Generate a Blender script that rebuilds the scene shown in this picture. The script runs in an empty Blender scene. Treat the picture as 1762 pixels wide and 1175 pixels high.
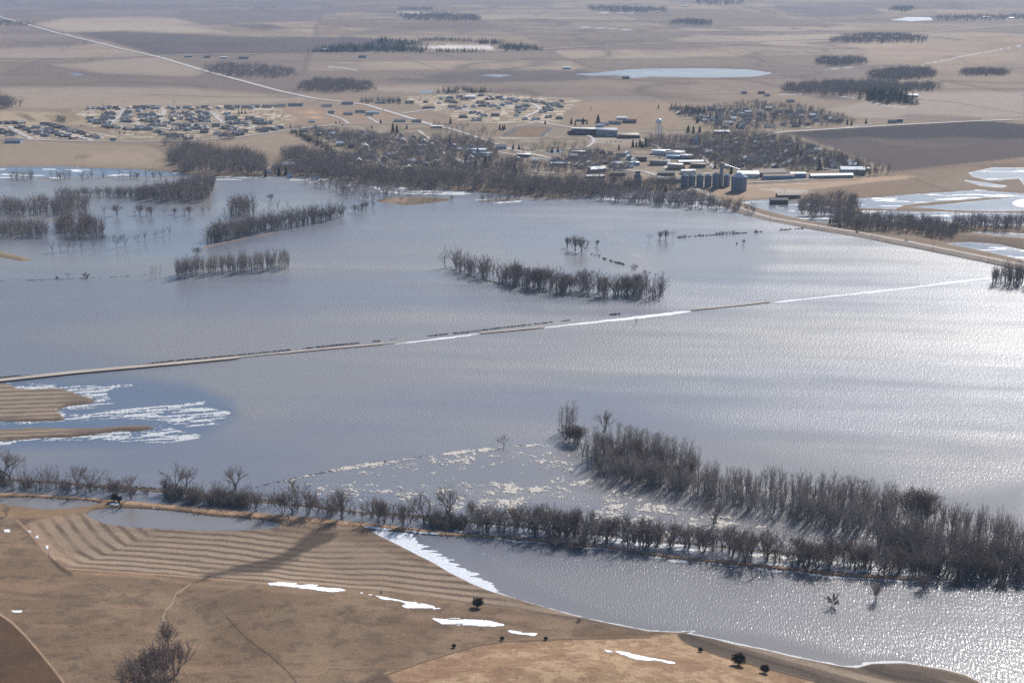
import bpy, math, random
import numpy as np
from mathutils import Vector

# ------------------------------------------------------------------ camera, world, sun, exposure
SC = bpy.context.scene
COL = SC.collection
CAM_H = 300.0            # height of the aircraft above the flood water, metres
FPX = 50.0/36.0*1762.0   # focal length in photograph pixels
PITCH = math.atan((587.5+70.0)/FPX)
SUN_AZ = math.radians(27.0)     # right of the view axis (+Y)
SUN_EL = math.radians(36.0)

cam_d = bpy.data.cameras.new('camera'); cam = bpy.data.objects.new('camera', cam_d); COL.objects.link(cam)
cam_d.lens = 50.0; cam_d.sensor_width = 36.0; cam_d.clip_start = 1.0; cam_d.clip_end = 200000.0
cam.location = (0, 0, CAM_H); cam.rotation_euler = (math.pi/2-PITCH, 0, 0)
SC.camera = cam

world = bpy.data.worlds.new('World'); SC.world = world; world.use_nodes = True
wt = world.node_tree; wt.nodes.clear()
sky = wt.nodes.new('ShaderNodeTexSky'); sky.sky_type = 'NISHITA'; sky.sun_disc = False
sky.sun_elevation = SUN_EL; sky.sun_rotation = SUN_AZ; sky.altitude = 500.0
sky.air_density = 1.0; sky.dust_density = 1.2; sky.ozone_density = 1.2
bg = wt.nodes.new('ShaderNodeBackground'); bg.inputs['Strength'].default_value = 0.085
wo = wt.nodes.new('ShaderNodeOutputWorld')
wt.links.new(sky.outputs[0], bg.inputs[0]); wt.links.new(bg.outputs[0], wo.inputs[0])

sun_d = bpy.data.lights.new('sun', 'SUN'); sun = bpy.data.objects.new('sun', sun_d); COL.objects.link(sun)
sun_d.energy = 4.5; sun_d.angle = math.radians(0.53); sun_d.color = (1.0, 0.97, 0.925)
SUN_DIR = Vector((math.sin(SUN_AZ)*math.cos(SUN_EL), math.cos(SUN_AZ)*math.cos(SUN_EL), math.sin(SUN_EL)))
sun.rotation_euler = SUN_DIR.to_track_quat('Z', 'Y').to_euler(); sun.location = (400, 600, 700)

SC.view_settings.view_transform = 'Standard'; SC.view_settings.look = 'None'
SC.view_settings.exposure = 0.36; SC.view_settings.gamma = 1.0
SC.render.engine = 'CYCLES'
SC.cycles.max_bounces = 4; SC.cycles.diffuse_bounces = 2; SC.cycles.glossy_bounces = 2
SC.cycles.volume_bounces = 0; SC.cycles.transmission_bounces = 1; SC.cycles.transparent_max_bounces = 4
SC.cycles.use_denoising = False; SC.cycles.sample_clamp_direct = 12.0; SC.cycles.sample_clamp_indirect = 4.0

# ------------------------------------------------------------------ helpers
RNG = np.random.default_rng(7)
random.seed(7)

def tag(o, label=None, cat=None, group=None, kind=None):
    if label: o['label'] = label
    if cat: o['category'] = cat
    if group: o['group'] = group
    if kind: o['kind'] = kind
    return o

def mesh_obj(name, verts, faces, mats=None, parent=None, fmat=None, smooth=False, cols=None, link=True):
    """verts (n,3) array, faces (m,3|4) array or list -> ONE mesh object"""
    me = bpy.data.meshes.new(name)
    verts = np.asarray(verts, dtype=np.float32)
    if isinstance(faces, np.ndarray):
        k = faces.shape[1]; m = faces.shape[0]
        me.vertices.add(len(verts)); me.vertices.foreach_set('co', verts.ravel())
        me.loops.add(m*k); me.loops.foreach_set('vertex_index', faces.astype(np.int32).ravel())
        me.polygons.add(m)
        me.polygons.foreach_set('loop_start', np.arange(0, m*k, k, dtype=np.int32))
        me.polygons.foreach_set('loop_total', np.full(m, k, dtype=np.int32))
        me.update(calc_edges=True)
    else:
        me.from_pydata([tuple(v) for v in verts], [], [tuple(f) for f in faces]); me.update()
    for mt in (mats if isinstance(mats, (list, tuple)) else [mats]):
        if mt: me.materials.append(mt)
    if fmat is not None: me.polygons.foreach_set('material_index', np.asarray(fmat, dtype=np.int32))
    if smooth: me.polygons.foreach_set('use_smooth', np.ones(len(me.polygons), dtype=bool))
    if cols is not None:
        a = me.color_attributes.new('Col', 'FLOAT_COLOR', 'POINT')
        c = np.ones((len(verts), 4), dtype=np.float32); c[:, :3] = cols
        a.data.foreach_set('color', c.ravel())
    o = bpy.data.objects.new(name, me)
    if link: COL.objects.link(o)
    if parent: o.parent = parent
    return o

def lin(c):
    c = np.asarray(c, dtype=float)/255.0
    return np.where(c <= 0.04045, c/12.92, ((c+0.055)/1.055)**2.4)

def hash2(xi, yi, s):
    h = (xi.astype(np.int64)*374761393 + yi.astype(np.int64)*668265263 + s*144269504) & 0xffffffff
    h = ((h ^ (h >> 13))*1274126177) & 0xffffffff
    h = (h ^ (h >> 16)) & 0xffffff
    return h/float(0xffffff)

def vnoise(x, y, s=0):
    x = np.asarray(x, dtype=float); y = np.asarray(y, dtype=float)
    xf = np.floor(x); yf = np.floor(y); u = x-xf; v = y-yf
    u = u*u*(3-2*u); v = v*v*(3-2*v)
    a = hash2(xf, yf, s); b = hash2(xf+1, yf, s); c = hash2(xf, yf+1, s); d = hash2(xf+1, yf+1, s)
    return (a*(1-u)+b*u)*(1-v)+(c*(1-u)+d*u)*v

def fbm(x, y, s=0, o=4):
    r = 0; a = 0.5; t = 0
    for k in range(o):
        r = r+a*vnoise(x*2**k+17.3*k, y*2**k-9.1*k, s+k); t += a; a *= 0.5
    return r/t      # 0..1

def sstep(a, b, x):
    t = np.clip((x-a)/(b-a), 0, 1); return t*t*(3-2*t)

SP, CP = math.sin(PITCH), math.cos(PITCH)
def unproj(px, py, z=0.0):
    """point of the world at height z seen at a point of the photograph"""
    a = (np.asarray(px, float)-881.0)/FPX; b = (587.5-np.asarray(py, float))/FPX
    t = (CAM_H-z)/(SP-b*CP)
    return a*t, t*(CP+b*SP)

def proj(X, Y, Z):
    dz = Z-CAM_H
    w = Y*CP-dz*SP; u = Y*SP+dz*CP
    return 881.0+X/w*FPX, 587.5-u/w*FPX

def dens(pts, n):
    """polyline with n extra points per segment"""
    out = []
    for (a, b) in zip(pts[:-1], pts[1:]):
        for k in range(n): out.append((a[0]+(b[0]-a[0])*k/n, a[1]+(b[1]-a[1])*k/n))
    out.append(pts[-1]); return out

def seg_dist(px, py, pts, closed=False):
    d = np.full(px.shape, 1e9); n = len(pts)
    for i in range(n if closed else n-1):
        x0, y0 = pts[i][:2]; x1, y1 = pts[(i+1) % n][:2]
        dx, dy = x1-x0, y1-y0; L = dx*dx+dy*dy+1e-9
        t = np.clip(((px-x0)*dx+(py-y0)*dy)/L, 0, 1)
        d = np.minimum(d, (px-x0-t*dx)**2+(py-y0-t*dy)**2)
    return np.sqrt(d)

def inside(px, py, pts):
    r = np.zeros(px.shape, bool); n = len(pts)
    for i in range(n):
        x0, y0 = pts[i][:2]; x1, y1 = pts[(i+1) % n][:2]
        if y0 == y1: continue
        c = ((y0 > py) != (y1 > py)) & (px < (x1-x0)*(py-y0)/(y1-y0)+x0)
        r ^= c
    return r

def poly_sd(px, py, pts, pad=30.0):
    """signed distance in photo pixels, positive inside, clamped to pad outside"""
    xs = [p[0] for p in pts]; ys = [p[1] for p in pts]
    out = np.full(px.shape, -pad)
    m = (px > min(xs)-pad) & (px < max(xs)+pad) & (py > min(ys)-pad) & (py < max(ys)+pad)
    if not m.any(): return out
    qx, qy = px[m], py[m]
    d = np.minimum(seg_dist(qx, qy, pts, True), pad)
    out[m] = np.where(inside(qx, qy, pts), d, -d)
    return out

def line_sd(px, py, pts, pad=30.0):
    """pts = (x, y, half width in px): positive within the strip"""
    xs = [p[0] for p in pts]; ys = [p[1] for p in pts]
    out = np.full(px.shape, -pad)
    m = (px > min(xs)-pad) & (px < max(xs)+pad) & (py > min(ys)-pad) & (py < max(ys)+pad)
    if not m.any(): return out
    qx, qy = px[m], py[m]; best = np.full(qx.shape, -pad)
    for a, b in zip(pts[:-1], pts[1:]):
        dx, dy = b[0]-a[0], b[1]-a[1]; L = dx*dx+dy*dy+1e-9
        t = np.clip(((qx-a[0])*dx+(qy-a[1])*dy)/L, 0, 1)
        d = np.sqrt((qx-a[0]-t*dx)**2+(qy-a[1]-t*dy)**2)
        best = np.maximum(best, a[2]+(b[2]-a[2])*t-d)
    out[m] = best
    return out

# ------------------------------------------------------------------ outlines read off the photograph (1762 x 1175)
FLOOD = [(-400,286),(0,288),(60,287),(110,286),(160,290),(240,292),(300,296),(330,301),(372,304),(420,304),(480,303),(515,305),
 (545,306),(600,312),(640,318),(700,322),(760,326),(830,332),(915,338),(975,341),(1050,331),(1100,328),(1190,331),
 (1205,337),(1240,348),(1280,362),(1284,367),(1310,373),(1330,377),(1400,392),(1480,405),(1560,421),(1640,437),(1700,449),(1762,463),(2300,590),
 (2500,1150),(1762,1012),(1660,1003),(1627,996),(1454,985),(1312,971),(1160,956),(1050,940),(900,925),(800,919),(720,909),(625,898),
 (500,886),(400,877),(368,875),(306,869),(217,861),(194,859),(100,853),(25,847),(0,848),(-400,842)]
LAKE = [(637,913),(700,917),(760,922),(850,925),(970,937),(1050,945),(1160,962),(1300,976),(1454,993),(1560,999),(1627,999),(1762,1008),(2500,1140),
 (2500,1500),(1800,1240),(1720,1190),(1690,1175),(1660,1160),(1620,1150),(1560,1140),(1500,1141),(1475,1148),(1450,1146),(1410,1138),(1360,1128),
 (1320,1118),(1260,1106),(1230,1098),(1182,1089),(1195,1085),(1165,1087),(1115,1085),(1080,1078),(1020,1066),(960,1051),(900,1034),(840,1015),
 (810,1003),(775,985),(740,965),(700,945)]
POND = [(147,885),(160,877),(190,874),(255,876),(306,881),(368,889),(450,895),(484,902),(470,908),(400,912),(330,911),(270,909),(215,905),(180,900),(160,893)]
POND2 = [(-60,858),(0,856),(46,856),(100,858),(158,862),(174,866),(153,871),(110,875),(77,876),(26,870),(0,865),(-60,862)]
WATERS = [FLOOD, LAKE, POND, POND2,
 [(1469,342),(1525,339),(1566,335),(1612,332),(1680,327),(1757,333),(1830,330),(1830,336),(1702,340),(1612,347),(1557,353),(1539,360),(1475,358),(1455,353)],
 [(1666,297),(1690,292),(1709,288),(1762,289),(1850,288),(1850,308),(1762,307),(1702,311),(1673,304)],
 [(1650,309),(1680,312),(1734,320),(1725,323),(1690,320)],
 [(1750,303),(1850,300),(1850,322),(1762,318)],
 [(1566,356),(1630,351),(1680,346),(1762,338),(1900,330),(1900,362),(1702,363),(1640,362)],
 [(1268,346),(1330,343),(1400,350),(1440,358),(1472,375),(1440,386),(1400,381),(1345,369),(1300,357)],
 [(1475,363),(1620,365),(1762,367),(1900,368),(1900,390),(1762,389),(1600,388),(1520,380)],
 [(1664,398),(1762,402),(1900,406),(1900,416),(1762,409),(1706,405)],
 [(1626,419),(1671,417),(1720,421),(1762,431),(1850,450),(1850,468),(1762,448),(1688,431)],
 # far ponds
 [(990,128),(1020,126),(1080,120),(1140,118),(1230,118),(1290,120),(1331,126),(1300,132),(1230,134),(1120,132),(1090,135),(1060,130),(1020,131)],
 [(825,130),(850,128),(885,130),(860,133)], [(1530,35),(1560,30),(1600,30),(1606,35),(1570,37)],
 [(120,127),(135,126),(147,129),(130,131)], [(718,159),(735,155),(748,156),(742,160),(726,161)],
 [(941,263),(950,258),(968,257),(968,262),(955,265)]]
# land standing in the flood: (x, y, half width px)
STRIPS = [
 [(-300,665,3.2),(0,655,3.0),(130,641,2.6),(300,626,2.3),(400,617,1.8),(415,615,0.3)],
 [(418,615,0.2),(440,612,0.7),(480,609,1.3),(560,601,1.5),(650,593,1.4),(668,591,0.2)],
 [(815,574,0.2),(840,572,1.5),(900,567,1.6),(938,563,1.2),(948,562,0.1)],
 [(1180,535,0.1),(1195,533,1.5),(1260,527,1.7),(1320,520,1.3),(1335,518,0.1)],
 [(-20,308,0.9),(120,307,0.9),(240,305,0.9),(372,303,1.1)],
 [(344,440,.6),(351,426,1.6),(380,419,1.5),(410,413,1.2),(440,408,.6),(458,403,1.4),(475,400,1.0),(500,395,.4),(543,387,.8),(597,376,0.3),(613,372,0.3),(658,363,.8),(680,352,1.5)],
 [(828,346,1.2),(870,344,1.8),(905,341,1.5),(980,342,1.2),(1000,342,0.2)],
 # far bank of the drainage channel
 [(-60,822,2.5),(33,826,2.6),(102,830,2.4),(179,838,2.6),(255,843,2.2),(330,850,3.0),(400,858,4.0),(460,864,2.0),(543,871,2.0),(579,876,2.4),(640,884,1.4),(700,889,2.0),
  (770,894,1.4),(845,901,2.0),(900,906,1.4),(971,913,2.0),(1050,921,1.2),(1117,928,1.8),(1213,938,1.6),(1305,949,1.6),(1400,957,1.2),(1440,962,0.1)],
 [(60,338,0.4),(130,335,0.8),(200,334,0.3)], [(0,378,0.5),(60,380,1.0),(140,376,0.6)],
]
ISLANDS = [
 [(-80,430),(0,432),(31,440),(60,447),(38,450),(0,443),(-80,442)],
 [(-200,663),(0,659),(14,661),(31,668),(62,670),(91,667),(108,669),(140,680),(167,688),(153,696),(113,700),(99,706),(108,717),(113,723),(85,725),(0,726),(-200,729)],
 [(-200,742),(0,739),(57,736),(113,737),(170,736),(227,732),(250,732),(270,736),(241,742),(199,743),(159,749),(113,754),(91,753),(0,760),(-200,768)],
 [(645,345),(668,340),(700,338),(735,339),(772,341),(778,345),(740,350),(700,354),(680,351),(652,348)],
 [(350,450),(372,446),(380,449),(360,453)],
 [(1170,1092),(1180,1086),(1196,1085),(1184,1089)],
]

def water_sd(px, py, pad=30.0):
    s = np.full(px.shape, -pad)
    for w in WATERS: s = np.maximum(s, poly_sd(px, py, w, pad))
    l = np.full(px.shape, -pad)
    for st in STRIPS: l = np.maximum(l, line_sd(px, py, st, pad))
    for st in ISLANDS: l = np.maximum(l, poly_sd(px, py, st, pad))
    return s, l

# ------------------------------------------------------------------ terrain heightfield (rows and columns closer together near the camera)
UX = np.concatenate([np.arange(-1500, -60, 40.0), np.arange(-60, 1822, 1.72), np.arange(1830, 3260, 40.0)])
VY = np.concatenate([np.array([-60,-55,-48,-40,-30,-22,-16,-12,-8.0]), np.arange(-5, 1260, 1.55), np.arange(1262, 1760, 25.0)])
GU, GV = np.meshgrid(UX, VY)
GX, GY = unproj(GU, GV)

# coarse distance (metres) from any water outline, for how the land rises
cU, cV = np.meshgrid(np.arange(-1500, 3300, 14.0), np.concatenate([np.arange(-60, 60, 4.0), np.arange(60, 1800, 10.0)]))
cX, cY = unproj(cU, cV)
cd = np.full(cX.shape, 1e9)
for w in WATERS:
    wx, wy = unproj([p[0] for p in w], [p[1] for p in w])
    pw = list(zip(wx, wy)); d = seg_dist(cX, cY, pw, True); cd = np.minimum(cd, np.where(inside(cX, cY, pw), 0, d))
def bilerp(grid, us, vs, u, v):
    iu = np.clip(np.searchsorted(us, u)-1, 0, len(us)-2); iv = np.clip(np.searchsorted(vs, v)-1, 0, len(vs)-2)
    fu = np.clip((u-us[iu])/(us[iu+1]-us[iu]), 0, 1); fv = np.clip((v-vs[iv])/(vs[iv+1]-vs[iv]), 0, 1)
    return (grid[iv, iu]*(1-fu)+grid[iv, iu+1]*fu)*(1-fv)+(grid[iv+1, iu]*(1-fu)+grid[iv+1, iu+1]*fu)*fv
GD = bilerp(cd, cU[0], cV[:, 0], GU.ravel(), GV.ravel()).reshape(GU.shape)

def gauss(x, y, cx, cy, rx, ry, rot=0):
    c, s = math.cos(rot), math.sin(rot); dx, dy = x-cx, y-cy
    return np.exp(-((dx*c+dy*s)/rx)**2-((-dx*s+dy*c)/ry)**2)

sdW, sdL = water_sd(GU, GV, 30.0)
shore_n = (fbm(GX/14, GY/14, 3, 3)-0.5)*1.6+(fbm(GX/60, GY/60, 5, 2)-0.5)*1.5
near = GV > 600
sdw = np.minimum(sdW+np.where(near, 1.0, 0.6)*shore_n, 1e9)
wet = np.minimum(sdw, -(sdL+0.35*shore_n))          # >0 is flood water
# land rises away from the water
front = sstep(900, 760, GY)
rise_f = 0.035*GD+0.11*np.maximum(GD-45, 0)
rise_f = 26*np.tanh(rise_f/26)
hx, hy = unproj(1010.0, 1150.0)
hump = 9*gauss(GX, GY, hx+10, hy-30, 75, 48, 0.25)*sstep(0, 45, GD)
hx2, hy2 = unproj(620.0, 1070.0)
hump += 4*gauss(GX, GY, hx2, hy2, 60, 28, -0.15)*sstep(0, 40, GD)
hx3, hy3 = unproj(330.0, 1110.0)
hump -= 4*gauss(GX, GY, hx3, hy3, 22, 60, 0.3)*sstep(0, 60, GD)
rise_f = rise_f+hump+(fbm(GX/28, GY/28, 11, 3)-0.5)*1.4*sstep(15, 70, GD)
roll = (fbm(GX/900, GY/900, 21, 3)-0.35)
rise_b = 0.9+0.02*np.minimum(GD, 60)+sstep(120, 1100, GD)*sstep(2300, 3800, GY)*np.maximum(roll, -0.05)*48
rise_b += sstep(60, 400, GD)*(fbm(GX/160, GY/160, 31, 2)-0.5)*2.0*sstep(2400, 3200, GY)
H0 = np.where(GY < 1100, rise_f*front+0.6*(1-front), rise_b)
H0 = np.maximum(H0, 0.4)
HZ = np.where(sdw > 0, 0.25+np.clip(sdL, 0, 3)*0.35, H0+0.25)
HZ = np.where(wet > 0, -0.25-np.clip(wet, 0, 4)*0.4, np.where(-wet < 2.5, 0.02+(HZ-0.02)*np.clip(-wet/2.5, 0, 1), HZ))
# far valleys stay above the flood level
def ground_z(X, Y):
    u, v = proj(np.asarray(X, float), np.asarray(Y, float), np.zeros(np.shape(X)))
    return bilerp(HZ, UX, VY, u, v)

def at(px, py, n=9):
    """world point of the terrain surface seen at a point of the photograph"""
    px = np.asarray(px, float); py = np.asarray(py, float)
    z = np.zeros(px.shape)
    for k in range(n):
        X, Y = unproj(px, py, z); z = 0.35*z+0.65*np.maximum(ground_z(X, Y), 0.0)
    X, Y = unproj(px, py, z)
    return X, Y, np.maximum(ground_z(X, Y), 0.0)

PU, PV = proj(GX, GY, HZ)         # where each terrain point shows in the photograph

# ------------------------------------------------------------------ colour of the ground
def C(r, g, b): return lin((r, g, b))
col = np.zeros(GX.shape+(3,)); col[:] = C(150, 132, 114)
def paint(mask, c, a=1.0):
    m = (mask*a)[..., None]
    col[:] = col*(1-m)+np.asarray(c)*m
def P(pts, c, soft=1.2, a=1.0, rough=0.0, n=None):
    sd = poly_sd(PU, PV, pts, max(8, soft*2+4))
    if rough: sd = sd+np.where(sd > -7.9, 1, 0)*(fbm(GX/rough, GY/rough, 77, 3)-0.5)*soft*4
    m = sstep(-soft, soft, sd)
    if n is not None: m = m*n
    paint(m, C(*c), a)
def Lp(pts, c, w, soft=0.8, a=1.0):
    sd = line_sd(PU, PV, [(p[0], p[1], (p[2] if len(p) > 2 else w)) for p in pts], w+soft+3)
    paint(sstep(-soft, soft, sd), C(*c), a)

big = fbm(GX/700, GY/700, 41, 4); mid = fbm(GX/120, GY/90, 43, 4); fine = fbm(GX/14, GY/14, 47, 3)
# far farmland: patchwork of section fields, tilled ones darker
FW = 800.0
qx = (GX*math.cos(0.12)+GY*math.sin(0.12)); qy = (-GX*math.sin(0.12)+GY*math.cos(0.12))
fx = np.floor(qx/FW+0.3*vnoise(qy/4000, qy*0, 3)); fy = np.floor(qy/(FW*0.5)); fr = hash2(fx, fy, 9); fr2 = hash2(fx, fy, 19)
far = sstep(2900, 3300, GY)
tone = far*(fr-0.5)
col *= (1+0.20*tone)[..., None]
col[..., 2] *= 1+0.10*far*(fr2-0.5)
paint(far*sstep(0.60, 0.66, fr)*0.55, C(104, 92, 88))
paint(far*sstep(0.30, 0.24, fr)*0.35, C(186, 168, 148))
ex = np.minimum(np.abs((qx/FW+0.3*vnoise(qy/4000, qy*0, 3))-fx), np.abs(1-((qx/FW+0.3*vnoise(qy/4000, qy*0, 3))-fx)))*FW; ey = (qy/(FW*.5)-fy)*FW*.5; ey = np.minimum(ey, FW*.5-ey)
paint(far*np.maximum(sstep(16, 5, ex), sstep(30, 8, ey))*0.5*sstep(.3, .6, vnoise(qx/300, qy/300, 5)), C(98, 84, 76))
paint(sstep(0.50, 0.66, big)*far*0.45, C(112, 98, 94))
paint(sstep(0.56, 0.68, mid)*0.20, C(120, 103, 90))
# contour-like streaks of cultivation
strk = fbm(qx/45+3*big, qy/260, 53, 3)
paint(sstep(0.52, 0.7, strk)*far*0.22, C(112, 96, 86))
# dry swales
sw = np.abs(fbm(GX/520, GY/620, 61, 3)-0.5)
paint(sstep(0.026, 0.004, sw)*far*0.6, C(96, 82, 76))
paint(sstep(0.07, 0.03, sw)*far*0.18, C(110, 94, 86))

TAN=(168,148,128); PALE=(178,160,142); DK=(84,75,77); DK2=(112,98,94)
P([(-40,28),(60,31),(170,31),(300,35),(430,40),(520,38),(600,20),(560,0),(-40,0)], (112,100,104), 3, .65, 60)
P([(110,32),(240,30),(300,32),(375,50),(392,58),(238,53),(119,56),(60,45)], PALE, 2, .7)
P([(119,57),(238,55),(375,62),(545,64),(620,66),(720,72),(700,86),(600,91),(511,92),(306,94),(266,94),(204,75)], DK, 1.4, .85)
P([(392,44),(450,41),(497,49),(440,51)], DK, 1, .8)
P([(300,42),(430,40),(500,52),(560,62),(450,60),(380,55)], DK2, 2, .4)
P([(0,46),(58,40),(110,58),(190,75),(120,82),(0,80)], DK2, 2, .55)
P([(0,83),(130,80),(180,72),(260,95),(120,100),(0,99)], PALE, 1.5, .5)
P([(0,108),(70,112),(120,128),(240,128),(330,134),(150,134),(0,131)], DK2, 2, .5)
P([(90,112),(280,98),(360,122),(330,132),(180,127)], PALE, 2, .5)
P([(0,150),(150,150),(330,152),(420,160),(540,172),(470,178),(200,186),(0,186)], PALE, 4, .6)
P([(588,62),(640,66),(680,78),(640,82),(570,84)], (92,80,88), 1, .8)
P([(740,40),(880,44),(900,50),(800,52),(640,58),(600,60),(640,50)], DK2, 2, .7)
P([(700,80),(810,78),(845,80),(850,85),(780,86),(738,84)], (225,215,208), .8, .95)   # frozen pond
P([(680,21),(740,22),(742,25),(700,25)], (225,215,208), .6, .8)
P([(800,124),(900,120),(1010,122),(1060,128),(1000,138),(880,142),(760,140),(700,130)], (92,84,86), 2.5, .8, 40)
P([(680,134),(760,138),(800,144),(720,142),(660,138)], DK, 1.5, .7)
P([(650,150),(760,148),(800,156),(700,160),(620,156)], PALE, 3, .6)
P([(1320,10),(1380,8),(1500,14),(1525,25),(1420,30),(1370,26)], (104,94,98), 1.4, .75)
P([(1020,110),(1160,112),(1330,118),(1400,122),(1340,126),(1140,117)], DK2, 1.5, .6)
P([(1200,60),(1300,64),(1440,58),(1410,72),(1240,74),(1150,70)], PALE, 2, .5)
P([(1460,76),(1762,66),(1762,78),(1700,90),(1560,104),(1480,98),(1500,90)], (176,152,130), 2, .5)
P([(1540,115),(1600,106),(1680,92),(1762,76),(1762,100),(1700,112),(1640,124)], (170,145,122), 2, .4)
P([(1390,166),(1450,163),(1480,168),(1420,172)], DK, 1, .6)
P([(1560,160),(1762,158),(1762,200),(1640,206),(1500,205),(1420,190)], (176,160,148), 3, .7)
P([(1560,196),(1660,200),(1700,205),(1600,207),(1540,203)], (112,98,98), 2, .6)
# dark tilled field and the brown one under it
P([(1344,229),(1521,218),(1657,210),(1702,209),(1840,222),(1840,262),(1640,285),(1535,296),(1450,262),(1400,245)], (92,79,77), 1.2)
P([(1344,229),(1521,218),(1657,210),(1702,209),(1840,222),(1840,236),(1730,240),(1650,236),(1560,240),(1480,236),(1420,240)], (54,48,52), 1.2, .95)
P([(1490,236),(1560,243),(1680,248),(1600,256),(1520,248)], (104,90,86), 2.5, .8)
Lp([(1580,238),(1660,252),(1762,262)], (96,82,78), .9, 1, .7)
P([(1535,296),(1640,284),(1762,272),(1762,290),(1700,290),(1640,300),(1600,325),(1500,338),(1400,345),(1380,330),(1480,315)], (146,124,106), 2, .9)
P([(1362,320),(1400,312),(1480,306),(1566,302),(1575,306),(1480,316),(1380,328)], (196,168,142), 1.3, .9)
Lp([(1536,296),(1600,290),(1660,286),(1762,282)], (104,86,76), 1, 1, .6)
Lp([(1560,303),(1600,318),(1640,330)], (112,96,86), 1.2, 1, .6)
P([(1590,402),(1660,404),(1762,412),(1762,428),(1700,418),(1640,416),(1600,412)], (118,102,90), 1, .9)
for ln in ([(75,113),(105,119),(130,126),(180,129),(240,131)], [(240,163),(300,164),(360,167),(500,168)], [(690,96),(705,104),(725,110),(755,119)], [(860,118),(880,121),(905,124)], [(300,8),(360,14),(420,22),(440,34)],
           [(330,132),(400,134),(420,130)], [(1280,12),(1340,24),(1420,32)], [(1160,60),(1230,72),(1300,90),(1340,110)], [(1190,78),(1260,92),(1330,110),(1400,116)], [(1420,92),(1480,98),(1440,100)], [(700,52),(760,48),(800,44)], [(1380,132),(1440,136),(1500,134)],
           [(1560,170),(1640,176),(1720,190),(1762,196)], [(1380,120),(1460,118),(1540,112)], [(880,72),(940,64),(1010,58),(1100,56)], [(1000,28),(1080,36),(1180,40)], [(550,10),(640,22),(720,26)], [(20,72),(80,76),(150,74)], [(1400,210),(1500,204),(1600,208),(1700,204)], [(1080,158),(1160,160),(1240,156)]):
    Lp(ln, (88,76,76), .55, .8, .6)
for ln in ([(565,115),(590,117),(615,122)], [(1590,110),(1630,104),(1650,98),(1700,90),(1762,78)], [(1420,120),(1470,116)], [(1000,47),(1090,52)], [(1590,112),(1585,114)], [(1505,178),(1540,184),(1560,186)], [(1440,166),(1470,168)], [(1030,22),(1090,23)], [(690,28),(735,24)], [(1340,164),(1380,162)], [(1690,205),(1760,207)]):
    Lp(ln, (205,205,212), .5, .6, .8)
# left farmland near the flood
P([(0,246),(60,242),(160,248),(250,252),(285,262),(288,288),(240,292),(110,287),(0,288)], (164,145,126), 2, .8)
P([(150,262),(240,262),(262,275),(250,282),(150,280)], (176,155,134), 3, .6)
P([(130,268),(160,266),(150,272),(128,274)], (120,100,84), 2, .5)
P([(245,246),(285,250),(300,262),(290,275),(270,256)], (128,116,96), 2, .6)
P([(380,248),(420,238),(470,228),(500,228),(520,240),(550,262),(575,266),(555,282),(520,268),(470,262),(420,256)], (162,143,124), 1.2, .9)
P([(0,191),(100,194),(130,205),(230,208),(260,225),(180,216),(60,214),(0,213)], (186,166,136), 1.5, .8)
P([(24,195),(46,196),(64,208),(50,208)], (120,104,88), .8, .8)
P([(74,198),(130,198),(140,207),(110,214),(90,210)], (150,132,104), 1, .8)
P([(430,188),(520,184),(600,190),(660,196),(700,205),(620,214),(470,212),(450,200)], (166,140,118), 2, .7)
P([(514,193),(535,191),(556,194),(535,196)], (206,166,132), .8, .9); P([(524,202),(545,200),(560,203),(542,205)], (206,166,132), .8, .9)
P([(610,172),(700,196),(820,212),(880,216),(860,220),(730,212),(640,192),(600,178)], (160,134,112), 2, .7)
P([(960,176),(1150,176),(1260,190),(1300,215),(1180,232),(1060,225),(980,212),(1000,190)], (164,138,116), 3, .7)
P([(1100,226),(1160,228),(1190,236),(1130,242),(1090,236)], (136,114,98), 3, .7)
# town ground
TOWN=[(490,222),(600,214),(760,220),(880,235),(1000,232),(1180,215),(1150,186),(1300,176),(1480,205),(1350,228),(1420,250),(1530,290),(1480,306),(1300,330),(1190,331),(1060,328),(900,335),(760,325),(640,316),(560,302),(620,272)]
P(TOWN, (150,134,116), 3, .6)
tn = fbm(GX/26, GY/20, 91, 3)
P(TOWN, (176,160,144), 3, .5, 0, sstep(0.54, 0.62, tn)); P(TOWN, (110,96,82), 3, .5, 0, sstep(0.46, 0.38, tn))
P(TOWN, (128,132,84), 3, .35, 0, sstep(0.60, 0.68, fbm(GX/40, GY/30, 95, 2)))
for q in ([(120,186),(470,182),(510,205),(470,225),(400,234),(300,240),(230,238),(150,215)], [(0,208),(60,212),(240,240),(0,240)], [(690,168),(820,160),(1000,172),(975,190),(960,215),(880,214),(790,208)]):
    P(q, (158,140,116), 2, .8); P(q, (214,198,180), 2, .75, 0, sstep(0.54, 0.60, fbm(GX/16, GY/9, 97, 2)))
# running track, field, playground
TR=[(860,233),(866,226),(884,219),(905,218),(960,218),(985,218),(1003,220),(985,229),(935,237),(880,237),(862,236)]
TR=[(862,234),(884,220),(900,218),(935,218),(950,221),(952,224),(938,235),(930,237),(880,237),(866,236)]
P(TR, (112,106,108), .6); P([(873,234),(895,222),(905,220),(930,220),(942,222),(928,235),(890,235.5)], (142,116,92), .6)
Lp([(862,237.6),(930,238)], (214,204,194), .35, .4); Lp([(935,236),(951,224)], (214,204,194), .4, .4)
P([(1010,243),(1030,236),(1075,237),(1100,240),(1060,248),(1020,247)], (190,174,158), 1.5, .7)
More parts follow.
